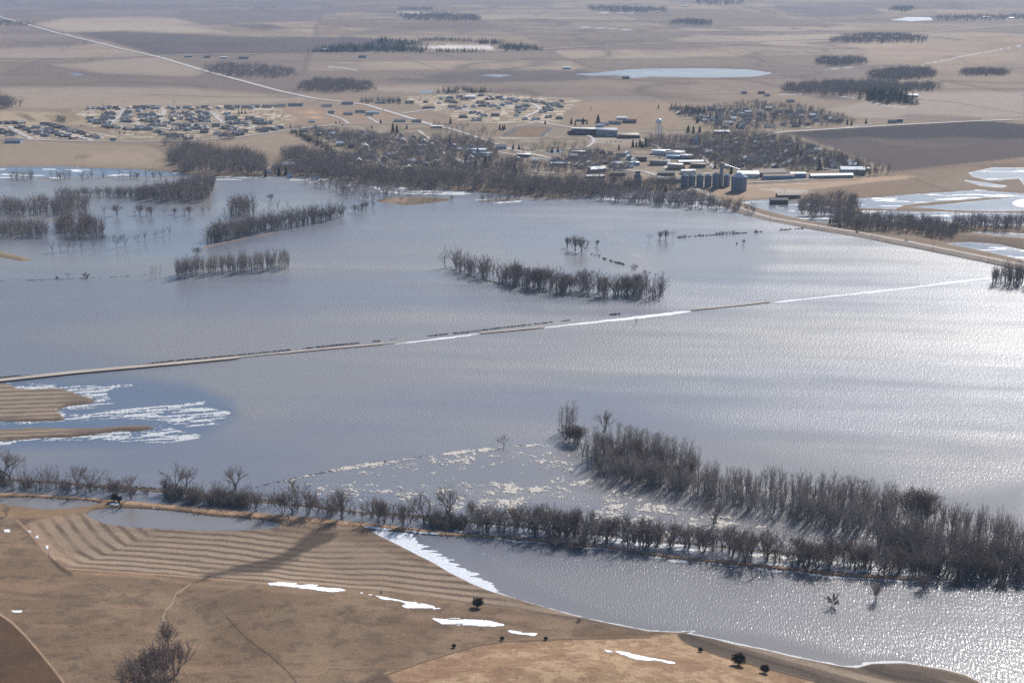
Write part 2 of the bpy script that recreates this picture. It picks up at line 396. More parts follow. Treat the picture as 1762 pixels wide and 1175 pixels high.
# rail yard, gravel
P([(1200,331),(1160,330),(1180,322),(1250,318),(1380,312),(1480,304),(1480,310),(1380,328),(1330,341),(1280,345),(1250,342)], (186,160,136), 1.5, .85)
Lp([(1284,317),(1380,313),(1480,309)], (120,104,98), .8, .7, .8); Lp([(1290,320),(1400,315)], (220,210,200), .5, .6, .6)
P([(1310,326),(1340,324),(1400,330),(1370,336),(1330,330)], (206,196,188), 1, .7, 8)
P([(1100,296),(1140,294),(1170,300),(1165,325),(1110,324),(1085,316)], (190,168,146), 1.5, .8)
P([(640,316),(700,322),(760,326),(900,336),(1060,329),(1190,332),(1190,328),(1050,322),(900,328),(760,318),(650,308)], (108,92,78), 2, .6)
# beige park island and the shore bars
P(ISLANDS[3], (124,108,88), .8); P([(650,348),(680,341),(700,341),(698,350),(672,353)], (160,138,118), .8, .9)
for st in STRIPS: Lp([(a, b, w+1.5) for a, b, w in st], (146,128,110), 1.5, .8, .9)
for st in STRIPS[:4]: Lp([(a, b, max(w*0.75, .1)) for a, b, w in st], (190,158,126), 1.5, .5, .9)
P(ISLANDS[0], (150,132,108), 1)
# stubble peninsulas in the flood
for k in (1, 2):
    P([(a, b) for a, b in ISLANDS[k]], (128,112,100), 3)
    ss = (PV+PU*0.035)/ (7.2 if k == 1 else 6.4)
    P(ISLANDS[k], (176,158,138), 1.5, .75, 0, sstep(0.35, 0.75, 0.5+0.5*np.sin(2*np.pi*ss+0.8*fine))*sstep(150, 90, PU))

# ---------------- foreground
GR=(128,112,96)
FG=[(-400,866),(0,866),(26,871),(77,877),(110,876),(153,872),(190,866),(230,864),(306,872),(368,880),(450,896),(640,913),(740,960),(840,1012),(1115,1082),(1200,1100),(1450,1160),(1700,1240),(1700,1800),(-600,1800),(-500,900)]
P(FG, (128,107,88), 1.5)
g1 = fbm(GX/5, GY/4.5, 101, 4); g2 = fbm(GX/24, GY/22, 103, 4); g3 = fbm(GX/2.4, GY/1.6, 107, 3)
P(FG, (150,130,108), 2, .45, 0, sstep(0.46, 0.66, g2)); P(FG, (98,84,74), 2, .5, 0, sstep(0.50, 0.68, g1))
P(FG, (158,130,110), 2, .35, 0, sstep(0.56, 0.7, fbm(GX/20, GY/9, 109, 3)))
# contour-planted stubble field
CF=[(41,905),(60,895),(110,886),(158,882),(160,893),(180,900),(215,905),(270,909),(330,911),(400,912),(470,908),(486,902),(560,905),(637,914),(700,946),(740,966),(775,986),(810,1004),(840,1016),(900,1035),(960,1052),(1020,1067),(1112,1086),(1060,1082),(1000,1068),(960,1062),(870,1046),(760,1030),(640,1016),(560,1010),(480,1004),(400,996),(300,990),(200,982),(115,978),(92,962),(80,950),(60,930)]
P(CF, (140,121,104), 1.5)
RB=[(41,905),(52,922),(66,940),(92,962),(115,977),(200,982),(300,989),(480,1004),(640,1016),(870,1046),(1000,1068),(1112,1086)]
msk = poly_sd(PU, PV, CF, 8) > -6
rx, ry = at([p[0] for p in RB], [p[1] for p in RB])[:2]
dR = np.zeros(GX.shape); dR[msk] = seg_dist(GX[msk], GY[msk], list(zip(rx, ry)))
wob = (fbm(GX/40, GY/40, 113, 2)-0.5)*3+(g1-0.5)*1.6
dkst = sstep(0.40, 0.95, 0.5+0.5*np.sin(2*np.pi*(dR+wob)/7.5+0.6))
P(CF, (176,155,135), 1.5, .70, 0, (1-dkst)*(0.55+0.45*sstep(0.35, 0.6, g2)))
P(CF, (92,79,70), 1.5, .6, 0, dkst*sstep(0.22, 0.5, g2))
P([(480,905),(560,906),(637,914),(700,946),(740,966),(730,975),(660,945),(560,925),(470,915)], (118,98,84), 5, .6)
P([(150,900),(180,902),(215,907),(330,913),(480,908),(520,915),(330,919),(190,915)], (120,104,94), 2, .4)
P([(60,895),(110,886),(140,890),(100,900),(80,915),(100,940),(140,965),(115,977),(92,962),(62,935),(41,905)], (178,148,124), 2, .35)
P([(585,914),(560,935),(510,962),(450,980),(390,990),(360,996),(345,994),(400,972),(470,955),(520,930),(540,915)], (74,64,60), 4, .8, 12)
Lp([(115,978),(200,983),(300,990),(480,1005),(560,1011)], (196,164,136), .8, .8, .8)
Lp([(88,960),(100,975),(122,988)], (72,60,52), 3, 2, .7)
Lp([(30,898),(60,930),(85,955),(105,980)], (84,70,58), 2.2, 1.5, .7)
Lp([(30,896),(50,915),(75,945),(95,962)], (196,166,140), 2.5, 1.5, .5)
# levee and its feet
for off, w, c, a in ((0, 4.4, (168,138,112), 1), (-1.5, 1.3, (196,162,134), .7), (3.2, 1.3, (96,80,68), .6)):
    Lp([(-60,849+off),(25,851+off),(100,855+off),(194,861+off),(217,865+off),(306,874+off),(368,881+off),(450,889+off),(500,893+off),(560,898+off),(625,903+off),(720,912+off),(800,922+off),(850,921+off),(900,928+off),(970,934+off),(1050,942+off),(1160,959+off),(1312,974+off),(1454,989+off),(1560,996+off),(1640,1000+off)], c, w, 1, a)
P([(-60,866),(77,878),(153,872),(194,862),(210,870),(150,880),(100,886),(50,892),(-60,884)], (158,130,102), 2, .7)
# pasture ridge in the front
HP=[(560,1190),(640,1165),(700,1147),(760,1128),(820,1110),(870,1103),(960,1099),(1060,1098),(1110,1094),(1165,1088),(1178,1100),(1195,1112),(1240,1128),(1300,1146),(1400,1172),(1560,1230),(1500,1900),(300,1900)]
P(HP, (162,133,106), 1.2); P(HP, (200,172,142), 3, .5, 0, sstep(0.45, 0.62, g1)); P(HP, (136,104,84), 3, .55, 0, sstep(0.52, 0.68, g2))
P(HP, (110,84,68), 3, .4, 0, sstep(0.6, 0.72, g3))
Lp([(600,1185),(700,1148),(760,1129),(820,1111),(870,1104),(960,1100),(1060,1098),(1120,1096)], (86,70,58), 1.2, 1, .8)
P([(1080,1086),(1165,1088),(1100,1096),(1000,1096),(980,1092)], (110,92,72), 2, .6)
BR=[(1165,1090),(1182,1089),(1230,1098),(1260,1107),(1320,1119),(1410,1139),(1475,1149),(1500,1142),(1560,1141),(1620,1151),(1690,1176),(1800,1240),(1900,1600),(1500,1300),(1400,1170),(1300,1144),(1240,1127),(1195,1112),(1172,1100)]
P(BR, (116,101,90), 1.5)
bs = (PV-PU*0.30+0.00018*(PU-1300)**2)
P(BR, (168,150,132), 2, .85, 0, sstep(0.35, 0.8, 0.5+0.5*np.sin(bs/3.6+2*g2))); P(BR, (76,67,62), 2, .85, 0, sstep(0.45, 0.9, 0.5+0.5*np.sin(bs/7.0+3*g2)))
Lp([(1168,1092),(1180,1106),(1240,1129),(1320,1150),(1430,1180)], (80,68,58), 1.6, 1.2, .7)
# tilled corner with its pale field edge
P([(-200,1000),(0,1058),(20,1072),(45,1096),(70,1125),(95,1155),(115,1182),(200,1400),(-400,1600)], (92,72,58), 1.4)
P([(-200,1000),(0,1058),(20,1072),(45,1096),(70,1125),(95,1155),(115,1182),(200,1400),(-400,1600)], (112,88,66), 1.4, .5, 0, sstep(0.4, 0.7, g2))
Lp([(-60,1030),(0,1056),(20,1070),(45,1094),(70,1124),(95,1154),(115,1182)], (196,164,140), 1.3, .9, .8)
# old gullies, cattle paths
Lp([(390,1062),(402,1075),(418,1092),(440,1110),(470,1132),(495,1155),(515,1180)], (70,58,50), 1.1, 1.1, .8)
Lp([(350,994),(325,1006),(302,1022),(296,1038),(285,1050),(280,1062),(287,1072)], (188,172,150), 1.0, 1, .6)
Lp([(360,992),(330,1004)], (60,52,48), 2, 1.5, .7)
Lp([(0,1017),(60,1024),(160,1030),(250,1040)], (96,80,68), 2.5, 3, .4)
Lp([(150,995),(200,1015),(245,1040)], (92,76,64), .8, 1, .5)
Lp([(130,985),(260,992),(330,1004),(420,1012)], (176,146,118), 2.5, 3, .4)
P([(600,1180),(640,1162),(655,1155),(668,1162),(690,1190)], (96,82,74), 1.5, .8)
# scrub stains, gophers, grain of the land at every scale
col *= (0.90+0.20*fine)[..., None]
wetb = sstep(-4.0, -0.3, wet)*sstep(600, 700, PV)
paint(wetb*0.35, C(96,80,70))
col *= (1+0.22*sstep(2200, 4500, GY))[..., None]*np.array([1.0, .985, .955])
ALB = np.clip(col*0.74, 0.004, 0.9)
nv = GX.size; W_ = GU.shape[1]
idx = np.arange(nv).reshape(GU.shape)
faces = np.stack([idx[1:, :-1], idx[1:, 1:], idx[:-1, 1:], idx[:-1, :-1]], -1).reshape(-1, 4)

# ------------------------------------------------------------------ materials
def mat(name, color, rough=0.85, spec=0.25, metal=0.0, noise=None, bump=None, vcol=False):
    m = bpy.data.materials.new(name); m.use_nodes = True; nt = m.node_tree
    b = nt.nodes['Principled BSDF']; b.inputs['Roughness'].default_value = rough
    b.inputs['Specular IOR Level'].default_value = spec; b.inputs['Metallic'].default_value = metal
    b.inputs['Base Color'].default_value = (*color, 1)
    src = None
    if vcol:
        a = nt.nodes.new('ShaderNodeVertexColor'); a.layer_name = 'Col'; src = a.outputs[0]
    if noise:
        tc = nt.nodes.new('ShaderNodeTexCoord'); n = nt.nodes.new('ShaderNodeTexNoise')
        n.inputs['Scale'].default_value = noise[0]; n.inputs['Detail'].default_value = 4
        nt.links.new(tc.outputs['Object'], n.inputs['Vector'])
        r = nt.nodes.new('ShaderNodeMapRange'); r.inputs['From Min'].default_value = 0.3; r.inputs['From Max'].default_value = 0.7
        r.inputs['To Min'].default_value = 1-noise[1]; r.inputs['To Max'].default_value = 1+noise[1]
        nt.links.new(n.outputs[0], r.inputs[0])
        mx = nt.nodes.new('ShaderNodeMix'); mx.data_type = 'RGBA'; mx.blend_type = 'MULTIPLY'; mx.inputs[0].default_value = 1
        if src: nt.links.new(src, mx.inputs[6])
        else: mx.inputs[6].default_value = (*color, 1)
        nt.links.new(r.outputs[0], mx.inputs[7]); src = mx.outputs[2]
        if bump:
            bp = nt.nodes.new('ShaderNodeBump'); bp.inputs['Strength'].default_value = bump[0]; bp.inputs['Distance'].default_value = bump[1]
            nt.links.new(n.outputs[0], bp.inputs['Height']); nt.links.new(bp.outputs[0], b.inputs['Normal'])
    if src: nt.links.new(src, b.inputs['Base Color'])
    return m

M_GROUND = mat('dry_ground', (.3, .25, .2), 0.95, 0.08, vcol=True, noise=(0.9, 0.20), bump=(0.5, 0.5))
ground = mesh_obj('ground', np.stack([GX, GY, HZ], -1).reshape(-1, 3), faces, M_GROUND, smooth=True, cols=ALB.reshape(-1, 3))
tag(ground, kind='structure')

# ------------------------------------------------------------------ flood water
def water_mat():
    m = bpy.data.materials.new('muddy_water'); m.use_nodes = True; nt = m.node_tree; L = nt.links
    b = nt.nodes['Principled BSDF']; b.inputs['IOR'].default_value = 1.333; b.inputs['Specular IOR Level'].default_value = 0.75
    a = nt.nodes.new('ShaderNodeVertexColor'); a.layer_name = 'Col'    # r: clear, g: wind (rough), b: silt
    sp = nt.nodes.new('ShaderNodeSeparateColor'); L.new(a.outputs[0], sp.inputs[0])
    tc = nt.nodes.new('ShaderNodeTexCoord')
    def noise(sc, sx, sy, rot, detail=2, rough=.5):
        mp = nt.nodes.new('ShaderNodeMapping'); mp.inputs['Scale'].default_value = (sx, sy, 1); mp.inputs['Rotation'].default_value = (0, 0, rot)
        L.new(tc.outputs['Object'], mp.inputs[0]); n = nt.nodes.new('ShaderNodeTexNoise'); n.inputs['Scale'].default_value = sc
        n.inputs['Detail'].default_value = detail; n.inputs['Roughness'].default_value = rough; L.new(mp.outputs[0], n.inputs['Vector']); return n.outputs[0]
    def math_(op, x, y, clamp=False):
        n = nt.nodes.new('ShaderNodeMath'); n.operation = op; n.use_clamp = clamp
        for i, v in enumerate((x, y)):
            if hasattr(v, 'links'): L.new(v, n.inputs[i])
            else: n.inputs[i].default_value = v
        return n.outputs[0]
    n1 = noise(1.0, 1/0.8, 1/3.3, 0.22, 2); n2 = noise(1.0, 1/0.5, 1/0.9, 0.1, 2); n3 = noise(1.0, 1/60, 1/90, 0.0, 3)
    n4 = noise(1.0, 1/2.0, 1/5.5, 0.25, 3)
    fa = nt.nodes.new('ShaderNodeAttribute'); fa.attribute_name = 'swell'
    h = math_('ADD', math_('ADD', math_('MULTIPLY', n1, WAVE_A), math_('MULTIPLY', n2, WAVE_B)), math_('MULTIPLY', math_('MULTIPLY', n4, fa.outputs['Fac']), 0.50))
    h = math_('MULTIPLY', h, math_('MULTIPLY', sp.outputs[1], 1.0))
    bp = nt.nodes.new('ShaderNodeBump'); bp.inputs['Strength'].default_value = 1.0; bp.inputs['Distance'].default_value = 1.0
    L.new(h, bp.inputs['Height']); L.new(bp.outputs[0], b.inputs['Normal'])
    # colour: silt brown to clear blue-grey
    mx = nt.nodes.new('ShaderNodeMix'); mx.data_type = 'RGBA'; L.new(sp.outputs[2], mx.inputs[0])
    mx.inputs[6].default_value = (*WATER_BLUE, 1); mx.inputs[7].default_value = (*WATER_MUD, 1)
    m2 = nt.nodes.new('ShaderNodeMix'); m2.data_type = 'RGBA'; L.new(sp.outputs[0], m2.inputs[0]); L.new(mx.outputs[2], m2.inputs[6])
    m2.inputs[7].default_value = (*WATER_CLEAR, 1)
    L.new(m2.outputs[2], b.inputs['Base Color'])
    ra = nt.nodes.new('ShaderNodeAttribute'); ra.attribute_name = 'chop'
    r = nt.nodes.new('ShaderNodeMapRange'); L.new(ra.outputs['Fac'], r.inputs[0]); r.inputs['To Min'].default_value = 0.10; r.inputs['To Max'].default_value = WROUGH
    r2 = math_('ADD', r.outputs[0], math_('MULTIPLY', math_('SUBTRACT', n3, 0.5), 0.10), True)
    L.new(r2, b.inputs['Roughness'])
    return m
WAVE_A, WAVE_B, WROUGH = 0.44, 0.07, 0.49
WATER_BLUE = (0.150, 0.155, 0.182); WATER_MUD = (0.196, 0.183, 0.178); WATER_CLEAR = (0.07, 0.105, 0.17)
wu = np.concatenate([np.arange(-1500, -60, 60.0), np.arange(-60, 1822, 4.0), np.arange(1830, 3260, 60.0)])
wv = np.concatenate([np.array([20.0, 26]), np.arange(30, 1260, 3.0), np.arange(1262, 1700, 50.0)])
wU, wV = np.meshgrid(wu, wv); wX, wY = unproj(wU, wV)
clear = np.zeros(wU.shape)
def wc(pts, soft, a=1.0):
    global clear
    clear = np.maximum(clear, a*sstep(-soft, soft, poly_sd(wU, wV, pts, soft+10)))
for k in (4,5,6,7,8,10,12,13,14,15,16,17,18): wc(WATERS[k], 2, .9)
wc([(-60,284),(330,292),(340,304),(-60,307)], 2, .95)
wc([(1190,331),(1050,331),(975,341),(1050,349),(1190,358),(1300,380),(1284,367)], 4, .35)
wc([(-60,655),(200,648),(330,660),(400,690),(410,715),(360,745),(250,765),(-60,775)], 14, .75)
wc([(380,305),(520,312),(560,325),(500,340),(420,350),(372,345)], 10, .35)
wc([(190,330),(330,360),(350,440),(180,440),(60,420)], 20, .35)
wc([(640,355),(900,345),(980,352),(700,375)], 12, .25)
wc([(150,885),(180,902),(330,913),(480,905),(450,912),(180,908)], 2, .25)
s1 = fbm(wX/420+0.4*fbm(wX/800, wY/800, 3, 2), wY/160, 201, 4); s2 = fbm(wX/90, wY/60, 205, 3)
s3 = fbm(wX/300-wY/700, wY/34+wX/420, 207, 4)
silt = np.clip(sstep(0.36, 0.62, s1)*0.8+0.25*(s2-0.5), 0, 1)
for q in (POND, POND2): silt = np.maximum(silt, sstep(-2, 2, poly_sd(wU, wV, q, 8)))
s4 = fbm(wX/150-wY/400, wY/18+wX/160, 209, 3)
wind = np.clip(0.70+0.46*(s3-0.5)+0.42*(s4-0.5)+0.2*(s1-0.5), 0.12, 1.0)
# sheltered, calmer water close in the lee of the shore and of the groves
calm = np.zeros(wU.shape)
def cl(pts, soft, a):
    global calm
    calm = np.maximum(calm, a*sstep(-soft, soft, poly_sd(wU, wV, pts, soft+20)))
cl([(637,913),(700,917),(800,950),(900,1010),(1040,1062),(1165,1088),(1290,1090),(1480,1130),(1560,1132),(1475,1150),(1115,1088),(840,1018)], 14, .75)
cl([(1620,860),(1762,830),(1762,930),(1680,900)], 25, .85)
cl([(1010,700),(1200,755),(1400,800),(1520,835),(1300,800),(1100,770),(1020,730)], 45, .7)
cl([(1060,395),(1140,470),(1280,480),(1330,440),(1300,400),(1180,395)], 25, .6)
cl([(960,390),(1060,420),(1100,450),(1000,470),(880,450),(860,400)], 20, .5)
cl([(-60,700),(360,690),(420,730),(300,800),(-60,840)], 25, .6)
cl(POND, 6, .9); cl(POND2, 5, .9)
cl([(-60,330),(340,330),(700,345),(660,370),(350,440),(350,460),(-60,480)], 20, .45)
cl([(-60,284),(380,300),(-60,310)], 4, .6)
for k in (4,5,6,7,8,9,10,11,12,13): cl(WATERS[k], 3, .6)
wind = wind*(1-calm)
wcol = np.stack([clear, wind, silt], -1)
widx = np.arange(wX.size).reshape(wX.shape)
wf = np.stack([widx[1:, :-1], widx[1:, 1:], widx[:-1, 1:], widx[:-1, :-1]], -1).reshape(-1, 4)
M_WATER = water_mat()
water = mesh_obj('flood_water', np.stack([wX, wY, np.zeros(wX.shape)], -1).reshape(-1, 3), wf, M_WATER, smooth=True, cols=wcol.reshape(-1, 3))
ch = wind*(0.37+0.63*sstep(720, 1150, wY))
at2_ = water.data.attributes.new('swell', 'FLOAT', 'POINT'); at2_.data.foreach_set('value', sstep(780, 1150, wY).ravel().astype(np.float32))
at_ = water.data.attributes.new('chop', 'FLOAT', 'POINT'); at_.data.foreach_set('value', ch.ravel().astype(np.float32))
tag(water, kind='structure')

# ------------------------------------------------------------------ air
def haze():
    x0, x1, y0, y1, z0, z1 = -45000, 45000, -3000, 60000, -4.0, CAM_H+12
    v = [(x, y, z) for z in (z0, z1) for y in (y0, y1) for x in (x0, x1)]
    f = [(0, 2, 3, 1), (4, 5, 7, 6), (0, 1, 5, 4), (2, 6, 7, 3), (0, 4, 6, 2), (1, 3, 7, 5)]
    m = bpy.data.materials.new('air'); m.use_nodes = True; nt = m.node_tree; nt.nodes.clear()
    o = nt.nodes.new('ShaderNodeOutputMaterial'); p = nt.nodes.new('ShaderNodeVolumePrincipled')
    p.inputs['Color'].default_value = (0.55, 0.72, 1.0, 1); p.inputs['Density'].default_value = HAZE_D; p.inputs['Anisotropy'].default_value = 0.0
    nt.links.new(p.outputs[0], o.inputs['Volume'])
    ob = mesh_obj('haze', v, f, m); tag(ob, kind='stuff'); return ob
HAZE_D = 0.000046
haze()

# ------------------------------------------------------------------ snow, ice, foam: ragged sheets cut out along their outlines
def cut_sheet(name, x0, y0, x1, y1, step, field, m, z=None, lift=0.05, thick=0.0, smooth=True):
    u, v = np.meshgrid(np.arange(x0, x1+step, step), np.arange(y0, y1+step, step))
    f = field(u, v)
    keep = (f[:-1, :-1]+f[1:, 1:]+f[1:, :-1]+f[:-1, 1:]) > 0
    if not keep.any(): return None
    if z is None: X, Y, Z = at(u, v); Z = Z+lift
    else: X, Y = unproj(u, v, z); Z = np.full(X.shape, z+lift)
    if thick: Z = Z+thick*np.clip(f, 0, 1)
    ii = np.arange(u.size).reshape(u.shape)
    q = np.stack([ii[1:, :-1], ii[1:, 1:], ii[:-1, 1:], ii[:-1, :-1]], -1)[keep]
    used = np.unique(q); mp = np.zeros(u.size, np.int64); mp[used] = np.arange(len(used))
    V = np.stack([X, Y, Z], -1).reshape(-1, 3)[used]
    return mesh_obj(name, V, mp[q], m, smooth=smooth)

M_SNOW = mat('old_snow', (.74, .75, .78), 0.7, 0.2, noise=(0.5, .16), bump=(.3, .3))
M_ICE = mat('rotten_ice', (.50, .51, .52), 0.6, 0.25, noise=(1.2, .18), bump=(.6, .4))
M_DIRTY = mat('silty_ice', (.46, .42, .37), 0.7, 0.2, noise=(0.9, .30), bump=(.8, .5))
M_FOAM = mat('foam', (.74, .75, .76), 0.8, 0.2, noise=(1.5, .15))

def nz(u, v, sx, sy, s, o=3):
    X, Y = unproj(u, v); return fbm(X/sx, Y/sy, s, o)
def snow(pts, label, nse=1.0, sy=3):
    x0, x1 = min(p[0] for p in pts)-3, max(p[0] for p in pts)+3; y0, y1 = min(p[1] for p in pts)-3, max(p[1] for p in pts)+3
    o = cut_sheet('snow_patch', x0, y0, x1, y1, 0.6, lambda u, v: poly_sd(u, v, pts, 6)+nse*(nz(u, v, 7, sy, 5)-0.5)*5, M_SNOW, lift=0.12, thick=0.15)
    if o: tag(o, label, 'snow patch', 'old snow drifts on the pasture')
snow([(463,1005),(487,1003),(530,1006),(578,1011),(593,1016),(575,1018),(540,1014),(490,1008)], 'long thin snow drift along the field edge, leftmost of the drifts on the pasture')
snow([(621,1020),(640,1022),(690,1031),(735,1041),(757,1047),(720,1048),(700,1046),(688,1041),(700,1039),(670,1033),(640,1026)], 'forked snow drift on the pasture between the thin one and the broad one')
snow([(739,1062),(762,1064),(800,1065),(845,1069),(866,1075),(850,1077),(800,1074),(760,1075),(748,1069)], 'broad white snow drift below the dark cedar on the pasture')
snow([(875,1085),(890,1087),(905,1088),(924,1090),(920,1093),(900,1091),(880,1088)], 'small broken snow strip right of the broad drift', .7)
snow([(1060,1121),(1085,1124),(1110,1129),(1140,1134),(1161,1141),(1140,1140),(1100,1134),(1075,1129)], 'white snow drift on the pale grass knoll at bottom centre')
snow([(1041,1119),(1048,1120),(1054,1122),(1046,1122)], 'tiny snow scrap just left of the knoll drift', .3)
snow([(7,912),(16,911),(17,915),(9,915)], 'little round snow spot near the left edge', .3)
snow([(48,914),(55,913),(54,917),(49,917)], 'snow scrap on the bank at the tip of the stubble field', .3)
snow([(60,923),(67,922),(66,927),(61,926)], 'snow scrap on the bank, second from the field tip', .3)
snow([(78,938),(84,938),(83,946),(78,944)], 'snow scrap beside the small bare tree on the bank', .3)
snow([(188,865),(200,863),(207,868),(200,871),(190,868)], 'bright snow patch by the shrubs between the two small ponds', .5)
snow([(259,871),(268,872),(264,874)], 'snow scrap on the levee above the pond', .3)
snow([(622,906),(640,906),(672,911),(668,914),(640,910)], 'white snow strip on the levee at the lake corner', .7)
snow([(698,913),(730,915),(756,918),(750,921),(715,919)], 'snow strip on the levee foot right of the lake corner', .7)
snow([(20,1051),(38,1051),(36,1053),(24,1053)], 'faint snow scrap above the tilled corner', .3)

# the frozen edge of the front lake, with teeth of ice along the field rows
def f_shore(u, v):
    s = poly_sd(u, v, LAKE, 60); edge = poly_sd(u, v, [(637,913),(660,913),(700,919),(720,940),(750,955),(800,985),(845,1010),(850,1018),(840,1016),(775,986),(740,966),(700,946)], 30)
    w = 3+13*sstep(700, 745, u)*sstep(845, 800, u)
    teeth = (nz(u, v, 22, 1.6, 31, 3)-0.5)*18+(nz(u, v, 6, 1, 33, 2)-.5)*5
    return np.minimum(s+1.5, edge+5+teeth)*0.5
tag(cut_sheet('shore_ice', 630, 905, 870, 1030, .6, f_shore, mat('shore_ice', (.60, .62, .66), .6, .3, noise=(.6, .22), bump=(.5, .4)), z=0.0, lift=.06), kind='structure')
def f_shore2(u, v):
    s = poly_sd(u, v, LAKE, 20); w = .1+.5*sstep(1180, 1260, u)+6*sstep(1440, 1475, u)*sstep(1580, 1530, u)*(nz(u, v, 9, 3, 41, 2))
    w = w*sstep(820, 850, u)+sstep(1700, 1600, u)*.3
    lower = sstep(980, 1010, v)
    return np.minimum(s+0.9, w*lower+(nz(u, v, 5, 2, 37, 3)-.5)*2.6*lower+(nz(u+.8*v, v, 7, 1.2, 38, 3)-.5)*14*sstep(1430, 1470, u)*sstep(1620, 1560, u)*lower-s)*1.0-2*(1-lower)
tag(cut_sheet('shoreline_foam', 830, 1005, 1762, 1185, .7, f_shore2, M_ICE, z=0.0, lift=.05), kind='structure')
def f_lev(u, v):
    s = poly_sd(u, v, LAKE, 12); return np.minimum(s+.8, 1.6-s+(nz(u, v, 12, 4, 39, 3)-.55)*9)-8*(v > 1006)
tag(cut_sheet('levee_edge_ice', 850, 920, 1640, 1008, .7, f_lev, M_ICE, z=0.0, lift=.05), kind='structure')

# rotten ice round the stubble peninsulas
IC = [[(10,660),(60,660),(100,660),(30,668),(60,671),(115,668),(225,664),(215,672),(170,683),(180,693),(160,699),(112,702),(120,716),(180,712),(260,705),(350,693),(330,703),(372,712),(372,725),(300,728),(260,722),(210,720),(110,723),(60,728),(0,728),(0,733),(100,728),(230,730),(275,738),(345,752),(280,760),(200,757),(215,745),(120,754),(60,758),(0,764),(0,757),(110,752),(160,748),(200,742),(240,741),(268,735),(165,690),(108,670),(20,664)]]
ICE1 = [(12,660),(100,659),(60,664),(170,665),(226,663),(180,672),(186,684),(196,693),(160,701),(110,703),(112,716),(150,712),(240,703),(352,692),(340,700),(395,710),(376,728),(320,733),(270,722),(200,718),(110,724),(60,727),(0,729),(-40,732),(-40,726),(85,725),(113,723),(108,717),(99,706),(113,700),(153,696),(167,688),(140,680),(108,669),(62,670),(31,668)]
ICE2 = [(268,730),(300,740),(350,751),(290,761),(200,758),(160,755),(60,757),(0,765),(-40,768),(-40,763),(0,760),(91,753),(113,754),(159,749),(199,743),(241,742),(270,736)]
def f_ice(u, v):
    s = np.maximum(poly_sd(u, v, ICE1, 14), poly_sd(u, v, ICE2, 14))
    st = nz(u, v+0.07*u, 12, 1.7, 51, 4); f2 = nz(u, v, 1.6, .9, 53, 2)
    return np.minimum(s*0.25+0.3, (st-0.50)*5+(f2-.5)*2.4)-3*(poly_sd(u, v, ISLANDS[1], 8) > 1)-3*(poly_sd(u, v, ISLANDS[2], 8) > 1)
tag(cut_sheet('field_ice', -20, 650, 410, 775, .6, f_ice, M_ICE, z=0.0, lift=.06), kind='structure')
# broken floes caught by the fence line and the grove
def f_floe(u, v):
    reg = poly_sd(u, v, [(440,838),(560,812),(700,788),(930,764),(975,780),(990,820),(1060,842),(1120,868),(1200,880),(1290,895),(1480,935),(1620,975),(1600,990),(1400,975),(1310,968),(1200,940),(1000,905),(800,880),(560,850)], 30)
    big_ = nz(u, v, 30, 20, 61, 3); mid_ = nz(u, v, 6, 5, 63, 4); sm = nz(u, v, 1.6, 1.4, 65, 3)
    dens_ = sstep(600, 760, u)*.05+sstep(800, 860, v)*.05-.07*sstep(1250, 1450, u)
    line = np.exp(-(line_sd(u, v, [(450,836,0),(560,812,0),(700,790,0),(800,777,0),(920,764,0)], 20)/2.2)**2)*.30
    ring = np.exp(-((u-952)/22.0)**2-((v-791)/9.0)**2)*.28+np.exp(-((u-1000)/35.0)**2-((v-828)/5.0)**2)*.30+np.exp(-((u-1130)/40.0)**2-((v-872)/6.0)**2)*.25+np.exp(-((u-1240)/40.0)**2-((v-905)/12.0)**2)*.30+np.exp(-((u-885)/40.0)**2-((v-842)/7.0)**2)*.25+np.exp(-((u-640)/22.0)**2-((v-814)/7.0)**2)*.2
    t = (big_-.5)*.6+(mid_-.5)*.9+(sm-.5)*.8+dens_+line+ring-.285
    return np.minimum(t*6, reg*0.15+.5)
tag(cut_sheet('ice_floes', 430, 755, 1630, 995, .6, f_floe, M_DIRTY, z=0.0, lift=.05, thick=.35, smooth=False), kind='stuff', label='broken silty ice floes drifting between the grove and the channel', cat='ice')
# ice in the channel below the second bank, right half
def f_chan(u, v):
    top = np.interp(u, [760,845,971,1117,1305,1440,1640], [893,903,915,931,951,966,985]); bot = np.interp(u, [760,850,970,1160,1312,1454,1640], [914,921,933,955,970,984,995])
    return np.minimum(np.minimum(v-top, bot-v)*.5, (nz(u, v, 16, 3.2, 71, 4)-.60+.14*sstep(1050, 1500, u))*9)
tag(cut_sheet('channel_ice', 780, 890, 1640, 1000, .8, f_chan, M_ICE, z=0.0, lift=.05), kind='structure')
# water pouring over the drowned road: white streaks
def f_foam(u, v):
    c = np.interp(u, [660,720,820,940,1050,1110,1185,1330,1450,1560,1705], [594,587.5,575,563.5,551.5,545,536,520.5,508,496,478])
    w = np.interp(u, [660,690,760,812,830,930,950,1050,1120,1180,1190,1330,1345,1500,1705], [.1,.8,1.4,1.0,.0,.0,.8,1.9,2.4,1.6,.1,.1,1.0,1.3,1.7])
    return w-np.abs(v-c)+(nz(u, v, 14, 3, 81, 3)-.5)*2.4-(w < .15)*5
tag(cut_sheet('road_overflow_foam', 660, 470, 1708, 602, .6, f_foam, M_FOAM, z=0.0, lift=.07), kind='structure')
